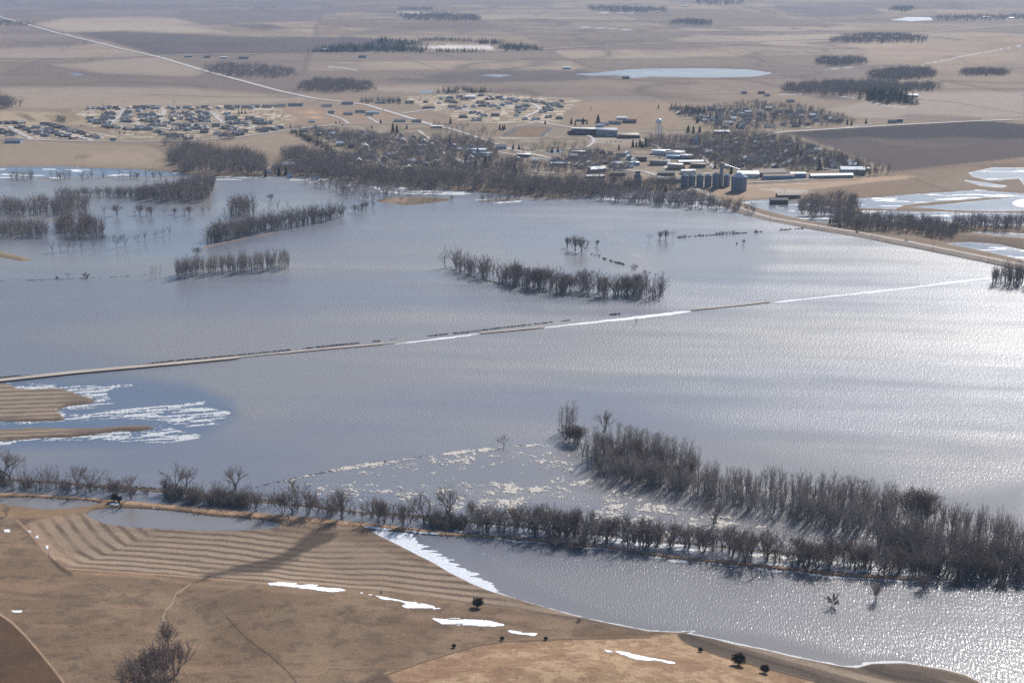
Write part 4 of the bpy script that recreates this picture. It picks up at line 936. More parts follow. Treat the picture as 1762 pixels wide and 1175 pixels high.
# ------------------------------------------------------------------ trees along the drainage channel, placed one by one
WL = 'on the far bank of the drainage channel'
singles = [
 ('spread',4,830,17,'big spreading bare tree at the very left end of the channel trees'),
 ('spread',18,829,17.5,'tall dense bare tree, second from the left edge in the channel row'),
 ('poplar',31,832,16,'narrow bare tree between the two tall trees at the left edge'),
 ('poplar',43,843,18.5,'tall slender bare tree right of the left-edge cluster, standing in the channel'),
 ('snag',67,846,11,'thin bare tree with few branches, left of the smaller forked one'),
 ('poplar',85,845,13,'slim bare tree between the few-branched one and the pointed one'),
 ('poplar',100,835,13,'pointed bare tree with short side branches left of the dark bush'),
 ('spread',134,836,11.5,'wide low bare tree over a dark bush on the far bank'),
 ('spread',155,845,12.5,'leaning bare tree with a loose crown right of the low wide one'),
 ('snag',189,849,9,'broken bare stem left of the small pond shrubs'),
 ('fan',202,850,9,'small feathery bare tree beside the broken stem'),
 ('spread',226,858,14,'reddish bushy bare tree above the small dark cedars'),
 ('fan',284,848,8,'small bare tree at the left of the big forked one'),
 ('spread',303,842,13.5,'large forked bare tree rising above the dark thicket, left stem'),
 ('spread',320,840,12,'twiggy bare tree touching the large forked one'),
 ('spread',405,843,12.5,'symmetrical fan-crowned bare tree rising alone from the right end of the thicket'),
 ('fan',441,880,10.5,'round reddish bare tree just right of the thicket'),
 ('fan',487,884,12,'multi-stemmed bare tree in the channel, left of the tall pair'),
 ('spread',503,885,15.5,'tallest of the clump of bare trees between thicket and broken snag'),
 ('spread',512,876,15,'pale-stemmed bare tree at the back of that clump'),
 ('fan',530,885,13,'broad bare tree at the right of the clump, leaning right'),
 ('spread',545,886,8,'small leaning bare tree at the right foot of the clump'),
 ('snag',566,884,10.5,'dead snag with a needle-thin top standing alone in the channel'),
 ('fan',589,892,15,'vase-shaped bare tree standing alone in the channel'),
 ('snag',601,883,9.5,'crooked thin tree directly right of the vase-shaped one'),
 ('snag',612,887,8.5,'thin upright dead tree with ice behind it'),
 ('poplar',624,888,11,'dark trunked bare tree with short limbs'),
 ('spread',640,892,10,'low bare tree before the reddish clump'),
 ('fan',652,899,12.5,'reddish dense bare tree, left of the reddish pair'),
 ('fan',661,899,11,'reddish dense bare tree, right of the reddish pair'),
 ('spread',676,898,10,'thin crowned bare tree between reddish ones'),
 ('fan',693,905,11.5,'reddish low forked bare tree on the levee edge near the snow strip'),
 ('spread',706,900,11,'bare tree with drooping limbs left of the tall dark one'),
 ('spread',730,899,15.5,'tall dark-limbed bare tree left of the round thicket'),
 ('spread',772,888,15,'tall round-crowned bare tree rising out of the second thicket'),
 ('fan',811,893,9.5,'small tan-tipped bare tree right of the second thicket'),
 ('spread',1232,900,13.5,'dark bare tree standing in front of the big ice pan'),
 ('spread',1320,963,17,'large forked bare tree with two heavy limbs on the channel bank'),
 ('fan',1282,968,14,'wide vase-shaped bare tree left of the large forked one'),
 ('snag',1387,983,7.5,'short leaning dead stem on the levee edge'),
 ('spread',1362,976,9,'bare tree on the levee between the forked tree and the dead stem'),
 ('fan',1590,1014,8,'leafless willow clump in the lake beyond the levee end'),
 ('spread',867,768,7.0,'lone round bare tree on the drowned fence line in mid flood'),
 ('spread',1040,741,13,'wide dark-limbed tree behind the tip of the flooded grove'),
 ('spread',118,481,8.5,'small bare tree alone on the flooded fence line, left of the bush'),
 ('fan',340,440,10,'lone bare tree at the point of the long spit'),
 ('spread',1117,415,10,'bare tree alone in the flood, leftmost of the far fence line'),
 ('fan',1135,412,9.5,'round bare tree of the pair on the far fence line'),
 ('fan',1145,412,10.5,'slender bare tree of the pair on the far fence line'),
 ('spread',1157,411,10,'forked bare tree right of the pair on the far fence line'),
 ('fan',976,426,11,'bare tree at the left of the clump in mid flood'),
 ('fan',990,432,16,'tallest fan-shaped tree of the clump in mid flood'),
 ('fan',1000,434,15.5,'dark round tree of the clump in mid flood'),
 ('spread',1008,438,10,'small tree at the right foot of the clump in mid flood'),
 ('fan',1027,424,7.5,'small bushy tree alone right of the mid flood clump'),
 ('spread',1095,558,6.5,'ragged bare tree by the drowned road where the water pours over'),
 ('snag',462,362,9,'dead leaning tree in the flood above the spit'),
 ('spread',478,360,13,'dark branching tree in the flood above the spit'),
 ('fan',466,345,9,'broad bare tree behind the dead leaning one'),
 ('spread',495,357,8,'small tree right of the dark branching one'),
 ('fan',288,1118,13,'dense grey bare tree at the top of the pasture clump, bottom left'),
 ('fan',303,1160,17,'thick-stemmed grey tree at the right of the pasture clump'),
 ('fan',282,1178,17,'grey many-stemmed tree in the middle of the pasture clump'),
 ('fan',256,1186,19,'grey brushy tree at the left front of the pasture clump'),
 ('fan',234,1204,18,'grey tree at the left edge of the pasture clump, cut by the frame'),
 ('fan',278,1208,15,'grey tree at the bottom of the pasture clump, cut by the frame'),
 ('snag',109,984,3.2,'tiny bare sapling at the corner of the stubble field'),
 ('snag',84,958,4.5,'crooked small bare tree on the bank of the stubble field'),
 ('spread',11,888,5,'small dark bare tree at the left edge below the pond'),
]
for i, (k, x, y, h, lab) in enumerate(singles): plant(k, x, y, h*(1.10 if 800 < y < 1000 else 1.0), lab, var=None)

def stand(poly, n, seed, kinds, h0, h1, label, group, mind=1.0, sx=1.0):
    r = np.random.default_rng(seed)
    h0 *= 1.04; h1 *= 1.04
    for p in scatter(poly, n, seed, mind):
        plant(kinds[r.integers(len(kinds))], 0, 0, r.uniform(h0, h1), label, group, world=(float(p[0]), float(p[1])), sx=sx)

# the row of trees between levee and channel, right half
stand([(820,906),(900,910),(1000,918),(1120,931),(1300,951),(1300,960),(1160,950),(1050,938),(970,930),(900,921),(820,915)], 52, 101, ['spread','fan','spread','spread'], 9.5, 15, 'bare tree in the row between the levee and the channel, right of the second thicket', 'trees between the levee and the channel', 1.6)
stand([(735,895),(830,900),(900,906),(1000,914),(1120,928),(1300,948),(1300,951),(1120,931),(1000,918),(900,910),(820,906)], 20, 102, ['spread','poplar','snag'], 7, 12, 'thin bare tree on the low far bank of the channel, before the ice floes', 'thin trees on the far channel bank', 2.5)
stand([(940,932),(1010,936),(1010,948),(985,952),(950,944)], 7, 103, ['fan','shrub','spread'], 5, 8, 'low tangled tree leaning over the levee into the front lake', 'tangled trees at the levee bulge', 1.5)
stand([(1310,952),(1400,960),(1520,972),(1640,985),(1640,997),(1500,988),(1310,970)], 32, 104, ['spread','fan','fan'], 8, 14, 'bare tree on the icy ground between the big grove and the levee', 'trees on the icy ground beside the levee', 2.0)
stand([(1600,992),(1762,1000),(1830,1004),(1830,975),(1700,960),(1600,965)], 14, 105, ['spread','fan'], 10, 15, 'dark bare tree in the tangle at the right end of the levee', 'tangle of trees past the levee end', 1.5)
# long hedge island in mid flood
HEDGE = [(772,457),(785,466),(815,476),(850,484),(900,495),(960,505),(1040,512),(1100,515),(1100,505),(1040,500),(960,492),(900,483),(850,472),(810,462),(790,454)]
stand(HEDGE, 60, 106, ['spread','spread','poplar','fan'], 14, 19, 'bare tree in the long narrow grove standing in mid flood', 'trees of the long grove in mid flood', 2.0)
stand([(1085,514),(1142,516),(1143,503),(1110,498),(1085,503)], 26, 107, ['poplar'], 15, 20, 'slim upright tree at the right end of the long mid flood grove', 'upright trees at the end of the mid flood grove', 2.0)
# spit grove
wood([(352,422),(410,410),(470,399),(543,385),(597,374),(594,370),(540,377),(470,386),(410,396),(370,405),(354,414)], 190, 'round', 11, 17, 'grove of bare trees along the long curved spit', 398)
wood([(396,373),(440,373),(438,360),(398,360)], 26, 'round', 14, 20, 'tall rounded clump of trees behind the spit grove', 397)
stand([(347,369),(400,370),(400,365),(347,365)], 5, 110, ['spread'], 7, 10, 'small tree standing in water left of the rounded clump', 'small trees left of the rounded clump', 5)
stand([(608,371),(640,366),(672,356),(660,352),(630,358),(608,366)], 9, 111, ['spread','fan'], 8, 12, 'bare tree between the spit grove and the park island', 'trees between spit and park island', 4)
stand([(680,352),(775,349),(780,345),(735,346),(690,346)], 8, 112, ['spread'], 7, 10, 'slender tree on the brown park island', 'trees on the park island', 6)
# upright plantation in the left flood
stand([(300,480),(360,474),(440,468),(499,462),(497,456),(430,460),(360,466),(300,473)], 62, 113, ['poplar'], 13, 17, 'slim upright tree of the square plantation in the left flood', 'plantation trees in the left flood', 2.0)
stand([(252,481),(276,480),(276,476),(252,477)], 4, 114, ['poplar'], 11, 14, 'slim tree of the little group left of the plantation', 'little group left of the plantation', 4)
for i, (x, y, h) in enumerate([(90,434,14),(105,433,16),(117,432,15),(127,431,14),(141,430,12),(160,427,12),(201,427,16),(216,424,14),(236,421,13),(250,414,12),(268,411,11),(281,407,12),(292,406,12)]):
    plant('spread', x, y, h, 'gaunt bare tree in the loose row crossing the left flood', 'gaunt trees crossing the left flood')
for i, (x, h) in enumerate([(232,10),(240,13),(252,14),(260,12),(283,9),(300,8),(317,12),(326,11),(180,13),(202,14)]):
    plant('fan' if i % 2 else 'spread', x, 371-i % 3, h, 'bare tree in the sparse row across the upper left flood', 'sparse row in the upper left flood')

# flooded grove at lower right: nearest poplars one by one, the rest as one wood
GROVE = [(1000,800),(1018,772),(1060,768),(1120,782),(1195,806),(1230,838),(1330,848),(1440,858),(1545,872),(1560,900),(1640,905),(1762,935),(1840,950),(1840,985),(1762,985),(1660,968),(1560,950),(1480,925),(1420,908),(1300,882),(1200,858),(1110,838),(1040,820)]
FRONT = [(1040,812),(1110,832),(1200,850),(1300,874),(1420,900),(1480,917),(1560,942),(1660,960),(1762,978),(1762,990),(1660,970),(1560,952),(1480,928),(1420,910),(1300,884),(1200,860),(1110,840),(1030,822)]
stand([(1050,766),(1120,781),(1195,806),(1190,812),(1110,790),(1050,774)], 42, 120, ['poplar'], 15, 19, 'tall slim tree in the upper row of the flooded grove, right of its tip', 'upper row of slim trees in the flooded grove', 1.8)
stand([(958,735),(990,735),(992,748),(962,748)], 14, 121, ['poplar'], 14, 19, 'bare tree of the dense clump at the upper tip of the flooded grove', 'clump at the tip of the flooded grove', 1.6)
stand([(965,750),(1000,752),(1002,765),(970,762)], 6, 122, ['fan'], 9, 12, 'low bushy tree below the dense clump at the grove tip', 'low trees below the tip clump', 1.6)
stand([(1000,775),(1050,775),(1110,800),(1190,815),(1190,840),(1100,826),(1020,806)], 40, 123, ['poplar','poplar','fan'], 10, 15, 'grey tree in the open upper part of the flooded grove', 'open upper part of the flooded grove', 2.0)
stand(FRONT, 110, 124, ['poplar'], 11, 16, 'grey tree along the near edge of the big flooded grove', 'near edge of the big flooded grove', 1.8)
stand([(1215,842),(1330,850),(1440,860),(1545,874),(1550,884),(1420,868),(1300,858),(1215,850)], 60, 125, ['poplar'], 14, 18, 'slim tree along the far edge of the big flooded grove', 'far edge of the big flooded grove', 1.8)
stand([(1568,895),(1612,900),(1612,908),(1570,904)], 10, 126, ['poplar','fan'], 16, 20, 'tall tree of the clump standing above the right part of the grove', 'tall clump above the grove', 1.8)
g1p = scatter(GROVE, 620, 130, 0)
mass('grove_woodland', g1p, 'poplar', 12, 19.5, M_PALE, 'dense grey leafless woodland filling the flooded grove at lower right', 'woodland', 1, sx=1.05)
mass('grove_woodland', scatter(GROVE, 140, 133, 0), 'fan', 9, 15, M_TWIG, 'brownish lower trees mixed through the flooded grove at lower right', 'woodland', 5, sx=1.1)
g2p = scatter(GROVE, 300, 131, 0)
mass('grove_undergrowth', g2p, 'scrub', 3.5, 7, M_SHRUBM, 'brown undergrowth beneath the flooded grove trees', 'undergrowth', 2)
mass('right_thicket', scatter([(1500,935),(1640,960),(1762,975),(1850,985),(1850,1008),(1762,1006),(1640,992),(1540,965)], 190, 132, 0), 'fan', 9, 15, M_TWIG, 'tangled dark woodland at the right end of the channel', 'woodland', 3)
stand([(1706,492),(1762,498),(1850,505),(1850,490),(1706,482)], 22, 127, ['poplar'], 13, 17, 'slim tree of the grove cut by the right edge, beside the drowned road', 'slim trees at the right edge by the road', 2.5)

# thickets and shrubs
stand([(285,846),(340,852),(428,860),(430,874),(370,870),(300,862),(285,856)], 34, 140, ['shrub','shrub','fan'], 4.5, 7, 'dense dark shrub of the thicket on the channel bank, lower left', 'thicket under the forked tree', 1.2)
stand([(742,898),(800,900),(806,912),(760,912),(742,905)], 14, 141, ['shrub','fan'], 5, 7.5, 'dense shrub of the round thicket under the tall round-crowned tree', 'round thicket by the levee', 1.2)
stand([(0,828),(60,832),(60,838),(0,836)], 8, 142, ['shrub'], 3, 5, 'dark shrub under the trees at the left edge of the channel', 'shrubs under the left edge trees', 1.5)
stand([(105,834),(255,846),(255,850),(105,838)], 16, 143, ['shrub'], 2.5, 4, 'brown shrub on the far bank between the low wide tree and the thicket', 'shrubs on the far bank', 2)
stand([(560,876),(720,890),(720,894),(560,880)], 12, 144, ['shrub'], 1.8, 3, 'small shrub on the low far bank behind the snags', 'small shrubs behind the snags', 2)
stand([(1640,1000),(1762,1008),(1762,1014),(1640,1008)], 8, 145, ['shrub'], 3, 5, 'dark shrub hanging over the lake at the lower right trees', 'shrubs over the lake', 2)
plant('cedar', 822, 1045, 4.6, 'dark cedar on the pasture edge above the broad snow drift', var=0)
plant('cedar', 1271, 1144, 5.2, 'large round dark cedar at the edge of the ploughed strip, bottom right', var=1)
plant('cedar', 1316, 1157, 3.4, 'smaller dark cedar right of the large round one', var=0)
plant('cedar', 1205, 1121, 1.9, 'tiny dark cedar left of the large round one', var=0)
plant('cedar', 864, 1101, 1.7, 'tiny cedar on the pasture fence line, middle of three', var=1)
plant('cedar', 781, 1114, 1.7, 'tiny cedar on the pasture fence line, leftmost of three', var=1)
plant('cedar', 939, 1101, 1.6, 'tiny cedar on the pasture fence line, rightmost of three', var=0)
plant('cedar', 197, 862, 4.0, 'dark cedar by the snow patch between the small ponds', var=0)
plant('cedar', 205, 863, 3.0, 'second dark cedar by the snow patch between the ponds', var=1)
plant('shrub', 656, 1021, 1.6, 'tiny bush above the forked snow drift')
plant('shrub', 996, 1068, 2.0, 'tiny bush on the field edge near the lake')
plant('dome', 1433, 1042, 6.0, 'dark dome-shaped shrub standing alone in the front lake', sx=1.0)
plant('fan', 1507, 1033, 8.5, 'loose feathery shrub in the front lake, right of the dark dome')
plant('dome', 148, 479, 6.0, 'round bush on the flooded fence line right of the small tree')
plant('shrub', 98, 480, 3.5, 'tiny bush on the flooded fence line left of the small tree')
plant('dome', 1092, 463, 5.0, 'dark round bush on the submerged dyke in mid flood', sx=1.2)
plant('fan', 1280, 420, 5.0, 'small leafless bush alone in the flood below the far fence line')
plant('shrub', 1268, 420, 2.5, 'tiny bush left of the leafless one')
for (x, y) in [(1018,438),(1024,440),(1031,441),(1038,445),(1042,447),(1050,449),(1057,451),(1064,453),(1071,456),(1110,468),(1118,470),(1128,473)]:
    plant('shrub', x, y, random.uniform(1.6, 3), 'low bush on the submerged dyke trailing from the mid flood clump', 'bushes along the submerged dyke')
for (x, y) in [(1170,409),(1178,408),(1203,405),(1233,403),(1238,403),(1244,403),(1250,403),(1256,402),(1262,402),(1268,402),(1300,400),(1345,396),(1352,396),(1360,395)]:
    plant('shrub', x, y, random.uniform(2.0, 4), 'low bush on the far fence line in the upper right flood', 'bushes on the far fence line')
# grass and trash along the drowned fence lines
def tufts(name, line, n, h, label, seed, w=2.0, m=None):
    r = np.random.default_rng(seed); q = dens(line, 40); X, Y, Z = at([p[0] for p in q], [p[1] for p in q]); V = []; F = []; k = 0
    for i in range(n):
        t = r.random()*(len(q)-1.001); j = int(t); f = t-j; x = X[j]*(1-f)+X[j+1]*f; y = Y[j]*(1-f)+Y[j+1]*f
        if fbm(np.array([x/9.0]), np.array([y/9.0]), seed, 2)[0] < .42: continue
        c = np.array([x+r.normal()*w*.3, y+r.normal()*w*.3, -.1]); a = r.random()*3.14; u = np.array([math.cos(a), math.sin(a), 0])*r.uniform(.3, .9); hh = h*r.uniform(.4, 1.3)
        V += [c-u, c+u, c+u*.5+[r.normal()*.2, r.normal()*.2, hh], c-u*.6+[r.normal()*.2, r.normal()*.2, hh*.8]]; F.append((k, k+1, k+2, k+3)); k += 4
    o = mesh_obj(name, np.array(V), np.array(F, dtype=np.int32), m or M_WEED); tag(o, label, 'grass', kind='stuff')
M_WEED = mat('dead_weeds', (.26, .22, .17), .95, .1, noise=(.5, .4))
tufts('fence_line_grass', [(-20,651),(60,646),(150,640),(280,623),(400,612),(560,596),(655,586.5)], 1900, .75, 'dead grass along the drowned fence line above the valley road, left part', 301)
tufts('fence_line_grass', [(672,584),(710,580)], 40, .7, 'short broken bit of dead grass on the drowned fence line', 302)
tufts('fence_line_grass', [(736,578.5),(800,572),(860,564.5),(920,558),(978,551.5)], 650, .75, 'dead grass along the drowned fence line, middle part', 303)
tufts('fence_line_grass', [(1050,542),(1068,541)], 60, 1.2, 'small dark grass bar by the overflow', 304)
tufts('fence_line_grass', [(440,838),(500,824),(560,812),(640,798),(700,789),(800,777),(920,763)], 420, .4, 'weeds sticking out of the fence line above the ice floes', 305)
tufts('fence_line_grass', [(0,484),(60,482),(160,478),(250,474)], 300, .5, 'weeds on the flooded fence line in the left flood', 306)
tufts('dyke_grass', [(1015,438),(1060,452),(1085,458)], 260, 1.3, 'brown grass on the submerged dyke in mid flood', 307)
tufts('dyke_grass', [(1165,409),(1240,404),(1300,400),(1380,394),(1395,394)], 500, 1.2, 'brown grass on the far fence line near the highway', 308)
tufts('bank_grass', [(0,824),(100,828),(179,836),(255,841),(330,848),(400,856),(543,870),(640,882),(771,893),(900,905),(1050,920),(1213,937),(1400,957)], 2200, .9, 'dry grass on the low far bank of the channel', 309, 3.0)
tufts('levee_grass', [(0,850),(194,862),(306,875),(450,891),(560,900),(625,905),(720,914),(850,923),(970,936),(1160,960),(1312,975),(1454,990),(1620,999)], 3000, .8, 'tan grass growing on the levee', 310, 5.0, mat('levee_grass', (.34,.26,.19), .95, .1, noise=(.5,.3)))
tufts('grove_grass', [(775,461),(815,478),(850,486),(900,497),(960,507),(1040,514)], 500, 1.2, 'pale grass along the foot of the mid flood grove', 311, 4.0, mat('pale_grass', (.40,.33,.25), .95, .1))

wood([(288,272),(300,292),(330,300),(400,302),(458,303),(456,280),(425,268),(385,266),(345,258),(312,258)], 420, 'round', 12, 17, 'round grey wood on the flood shore at upper left, beside the left farm field', 401)
wood([(230,345),(290,349),(345,349),(362,342),(372,315),(345,315),(290,328),(245,338)], 300, 'poplar', 13, 17, 'dense grove in the flood ending at the pale water lane, upper left', 402, M_TWIG, 1.3)
wood([(95,342),(150,340),(250,341),(290,335),(240,333),(160,334),(100,338)], 120, 'round', 8, 12, 'thin strip of flooded trees joining the dense upper left grove', 403)
wood([(-40,372),(60,371),(150,372),(155,350),(100,345),(100,352),(-40,356)], 190, 'round', 10, 14, 'flooded trees in front of the open water at the far left', 404)
wood([(-40,410),(80,409),(84,396),(-40,392)], 110, 'round', 10, 14, 'lowest flooded wood at the left edge', 405)
wood([(96,402),(120,412),(178,408),(180,390),(140,380),(96,385)], 100, 'round', 9, 14, 'reddish flooded wood right of the left edge wood', 406, M_TWIGR)
wood([(110,417),(215,412),(218,408),(110,411)], 60, 'scrub', 3, 4, 'brown scrub in the flood behind the gaunt row', 407, M_SHRUBM)
wood([(-30,311),(280,309),(280,306),(-30,307)], 44, 'round', 9, 13, 'row of bare trees on the narrow bank across the far left water', 408)
wood([(460,300),(520,305),(600,310),(660,320),(780,326),(900,336),(980,341),(1100,332),(1180,328),(1170,318),(1060,316),(900,312),(780,306),(660,300),(560,292),(540,282),(480,290)], 1200, 'round', 9, 14, 'band of bare trees along the flood shore below the town', 409)
wood([(600,345),(660,345),(690,335),(760,336),(800,326),(640,316),(570,312),(560,322)], 90, 'round', 10, 14, 'bare trees standing in water round the park', 410)
wood([(520,325),(570,330),(575,318),(525,314)], 9, 'round', 10, 13, 'few gnarled trees in the water left of the park', 411)
wood([(825,347),(1000,343),(1000,339),(825,343)], 42, 'round', 7, 10, 'even row of small trees on the shore bar below the town', 412)
wood([(1000,343),(1060,350),(1150,357),(1250,364),(1305,369),(1290,360),(1240,350),(1190,338),(1100,338),(1040,334)], 230, 'round', 9, 13, 'bare trees standing in icy water left of the highway', 413)
wood([(505,224),(600,228),(700,240),(800,240),(850,250),(860,275),(900,290),(900,310),(760,305),(640,300),(560,296),(600,275),(620,262),(570,248)], 1400, 'round', 7, 12, 'mass of bare trees among the houses in the west of town', 414)
wood([(740,214),(800,214),(855,228),(850,240),(800,240),(740,226)], 60, 'round', 6, 9, 'young brown trees beside the running track', 415)
wood([(860,300),(1000,300),(1080,300),(1080,285),(1040,262),(1000,262),(930,284),(870,276)], 330, 'round', 7, 11, 'bare trees among the houses in the centre of town', 416)
wood([(1110,240),(1190,240),(1240,232),(1340,236),(1420,262),(1500,286),(1380,296),(1260,296),(1160,270),(1110,255)], 1250, 'round', 7, 12, 'mass of bare trees in the east of town', 417)
wood([(1150,190),(1210,188),(1290,176),(1380,184),(1460,205),(1480,212),(1400,220),(1340,225),(1240,228),(1200,212)], 950, 'round', 6, 10, 'mass of bare trees in the far north-east quarter of town', 418)
wood([(880,265),(955,265),(1010,262),(1010,252),(940,252),(880,256)], 26, 'round', 7, 11, 'bare trees round the little park pond', 419)
wood([(1430,388),(1480,396),(1560,402),(1640,412),(1650,398),(1600,384),(1500,376),(1440,372)], 380, 'round', 8, 12, 'dark wood beside the highway at the right', 420)
wood([(1640,398),(1770,397),(1850,398),(1850,385),(1770,382),(1640,384)], 190, 'round', 9, 13, 'row of bare trees across the icy flats at the right edge', 421)
wood([(1372,368),(1400,378),(1440,372),(1480,366),(1470,345),(1400,345),(1375,352)], 150, 'round', 9, 13, 'bare trees between the rail yard and the highway', 422)
wood([(140,190),(470,186),(500,205),(460,222),(380,236),(300,238),(230,236),(160,216)], 150, 'round', 4, 7, 'small bare trees in the gardens of the far left estate', 423)
far_w = [('round',[(518,158),(560,160),(640,158),(636,148),(590,142),(540,142),(518,150)],170,10,15,'far wood left of the white-roofed farmstead'),
 ('round',[(357,124),(400,134),(470,136),(507,134),(500,122),(440,114),(380,114),(357,118)],200,9,13,'far oval wood below the grid of farm sheds'),
 ('round',[(-30,190),(20,188),(30,184),(10,174),(-30,172)],50,12,16,'far wood cut by the left edge above the estate'),
 ('round',[(-30,46),(55,46),(58,41),(0,38),(-30,38)],80,10,14,'far farm wood at the upper left corner below the road'),
 ('conifer',[(536,91),(600,91),(735,91),(735,84),(680,84),(640,80),(600,78),(560,84)],240,9,14,'far dark shelterbelt of evergreens left of the frozen pond'),
 ('conifer',[(640,78),(700,86),(735,84),(720,74),(650,68)],120,9,13,'far evergreens in the angle left of the frozen pond'),
 ('conifer',[(748,90),(830,91),(830,87),(748,87)],50,7,10,'far low evergreens in front of the frozen pond'),
 ('conifer',[(865,88),(930,88),(932,84),(880,79),(862,80)],90,9,13,'far evergreens right of the frozen pond'),
 ('conifer',[(815,75),(860,78),(865,73),(820,71)],40,8,12,'far evergreens behind the frozen pond'),
 ('round',[(720,71),(815,74),(812,70),(720,68)],60,8,11,'far thin trees behind the frozen pond'),
 ('round',[(688,34),(740,38),(825,38),(822,30),(760,27),(690,27)],210,14,20,'far farm wood at top centre'),
 ('round',[(685,18),(745,19),(745,16),(685,15)],50,10,14,'far narrow wood above the top centre farm wood'),
 ('round',[(1014,20),(1070,23),(1145,23),(1145,17),(1060,14),(1014,13)],150,14,20,'far wood at the top, right of centre'),
 ('round',[(1156,44),(1225,46),(1222,40),(1180,36),(1156,38)],90,14,18,'far wood below and right of the top wood'),
 ('round',[(1195,8),(1240,10),(1280,8),(1280,2),(1195,1)],80,14,20,'far wood touching the top of the picture, right of centre'),
 ('round',[(1530,21),(1570,21),(1570,14),(1532,15)],50,14,20,'far small wood left of the pale far pond'),
 ('round',[(1612,37),(1700,37),(1800,33),(1800,28),(1700,28),(1612,30)],160,12,16,'far wood round the farm at the upper right corner'),
 ('round',[(1430,73),(1480,75),(1592,74),(1592,66),(1540,62),(1480,62),(1430,70)],190,12,17,'far wood crossed by the gravel road, upper right'),
 ('round',[(1404,110),(1440,116),(1478,111),(1470,103),(1410,103)],100,11,15,'far wood below the gravel road, upper right'),
 ('round',[(1478,109),(1487,112),(1488,104),(1480,104)],9,11,15,'far few trees right of that wood'),
 ('round',[(1500,137),(1540,139),(1607,134),(1600,124),(1560,122),(1500,130)],170,12,17,'far wood with a white roof at its left end'),
 ('round',[(1655,131),(1730,131),(1730,124),(1660,123)],90,10,13,'far flat wood near the right edge'),
 ('round',[(1350,160),(1420,166),(1515,164),(1560,156),(1540,146),(1430,146),(1352,152)],280,11,16,'far long wood beyond the east of town'),
 ('conifer',[(1484,172),(1520,180),(1576,180),(1560,166),(1500,160)],110,11,15,'far dark wood at the right end of the long wood'),
 ('round',[(1545,158),(1610,157),(1610,150),(1560,148)],60,10,14,'far thin trees behind the dark wood'),
 ('round',[(100,212),(112,212),(112,206),(98,206)],10,6,9,'lone clump on the grass left of the estate'),
 ('round',[(280,240),(340,244),(350,256),(300,262),(275,250)],24,6,10,'brush in the gully above the shore wood'),
 ('round',[(380,240),(405,240),(405,234),(380,234)],12,7,10,'trees on the street corner below the estate'),
 ('round',[(480,272),(560,300),(600,300),(600,272),(560,270),(520,262),(490,264)],90,10,15,'trees round the farm barn at the flood shore'),
 ('conifer',[(505,226),(560,250),(575,262),(570,264),(545,252),(500,230)],60,5,8,'dark diagonal evergreen hedge along the field west of town'),
 ('conifer',[(762,162),(778,162),(777,158),(763,158)],14,8,11,'far dark clump, leftmost of four above the estate'),
 ('conifer',[(788,156),(802,156),(802,153),(788,153)],9,7,9,'far dark clump, second of four above the estate'),
 ('conifer',[(806,161),(822,161),(822,157),(806,157)],12,8,10,'far dark clump, third of four above the estate'),
 ('conifer',[(827,161),(837,161),(837,157),(827,157)],8,8,10,'far dark clump, rightmost of four above the estate'),
 ('conifer',[(620,178),(690,180),(690,174),(620,173)],36,6,9,'evergreens along the road above the ball fields'),
 ('conifer',[(1150,189),(1215,200),(1215,194),(1160,186)],50,7,10,'dark evergreen row at the north-west corner of the far quarter'),
 ('round',[(430,20),(470,22),(475,14),(440,12)],16,8,11,'far gully trees at the top left of centre'),
 ('round',[(740,18),(745,18),(745,14),(740,14)],3,10,13,'far lone tree group by the narrow wood')]
for i, (k, poly, n, h0, h1, lab) in enumerate(far_w):
    wood(poly, int(n*2.2), k, h0, h1, lab, 430+i, sx=1.25)
for i, (x, y, h) in enumerate([(894,48,14),(865,42,9),(916,45,7),(1365,40,8),(1586,23,9),(1384,64,7),(300,180,9),(190,186,8),(177,184,9),(1017,192,11),(972,184,10),(950,175,8),(1186,150,9)]):
    plant('spread', x, y, h, 'far lone bare tree in the open fields', 'far lone trees')
# evergreens in and near the town
EV = [(775,213,11),(860,224,10),(865,225,10),(868,223,9),(983,214,12),(990,216,9),(1003,214,12),(1010,214,8),(1029,212,16),(938,214,8),(1089,254,13),(1095,253,9),(1101,253,13),(1105,254,10),(1111,253,14),(883,258,10),(893,258,9),(655,213,8),(676,228,16),(683,229,14),(700,222,8),(774,252,15),(822,270,14),(835,288,16),(818,292,14),(802,282,12),(885,300,14),(640,222,7),(1133,187,8),(1177,291,6),(1145,330,9),(1230,290,10),(1258,300,12),(1372,262,14),(1378,272,12),(1410,292,14),(1424,286,12),(1448,276,12),(1475,292,12),(1458,215,10),(1465,216,9),(1490,214,10),(1376,214,11),(1200,212,12),(1222,204,12),(1232,206,13),(1268,222,10),(1333,205,9),(480,302,12),(492,301,12),(457,305,11),(594,297,12),(1184,228,13),(1193,230,14),(1204,228,12),(1445,392,8),(1428,385,8),(411,196,8),(416,196,8),(422,196,7),(150,186,5),(140,218,4),(206,230,5),(214,231,5),(234,231,4),(578,214,6),(585,213,6),(590,216,5),(543,222,8),(500,220,6),(1065,258,9),(1040,272,9),(960,262,9),(950,263,9)]
for i, (x, y, h) in enumerate(EV):
    plant('conifer', x, y, h, 'dark evergreen standing among the houses and streets of the town', 'evergreens of the town')

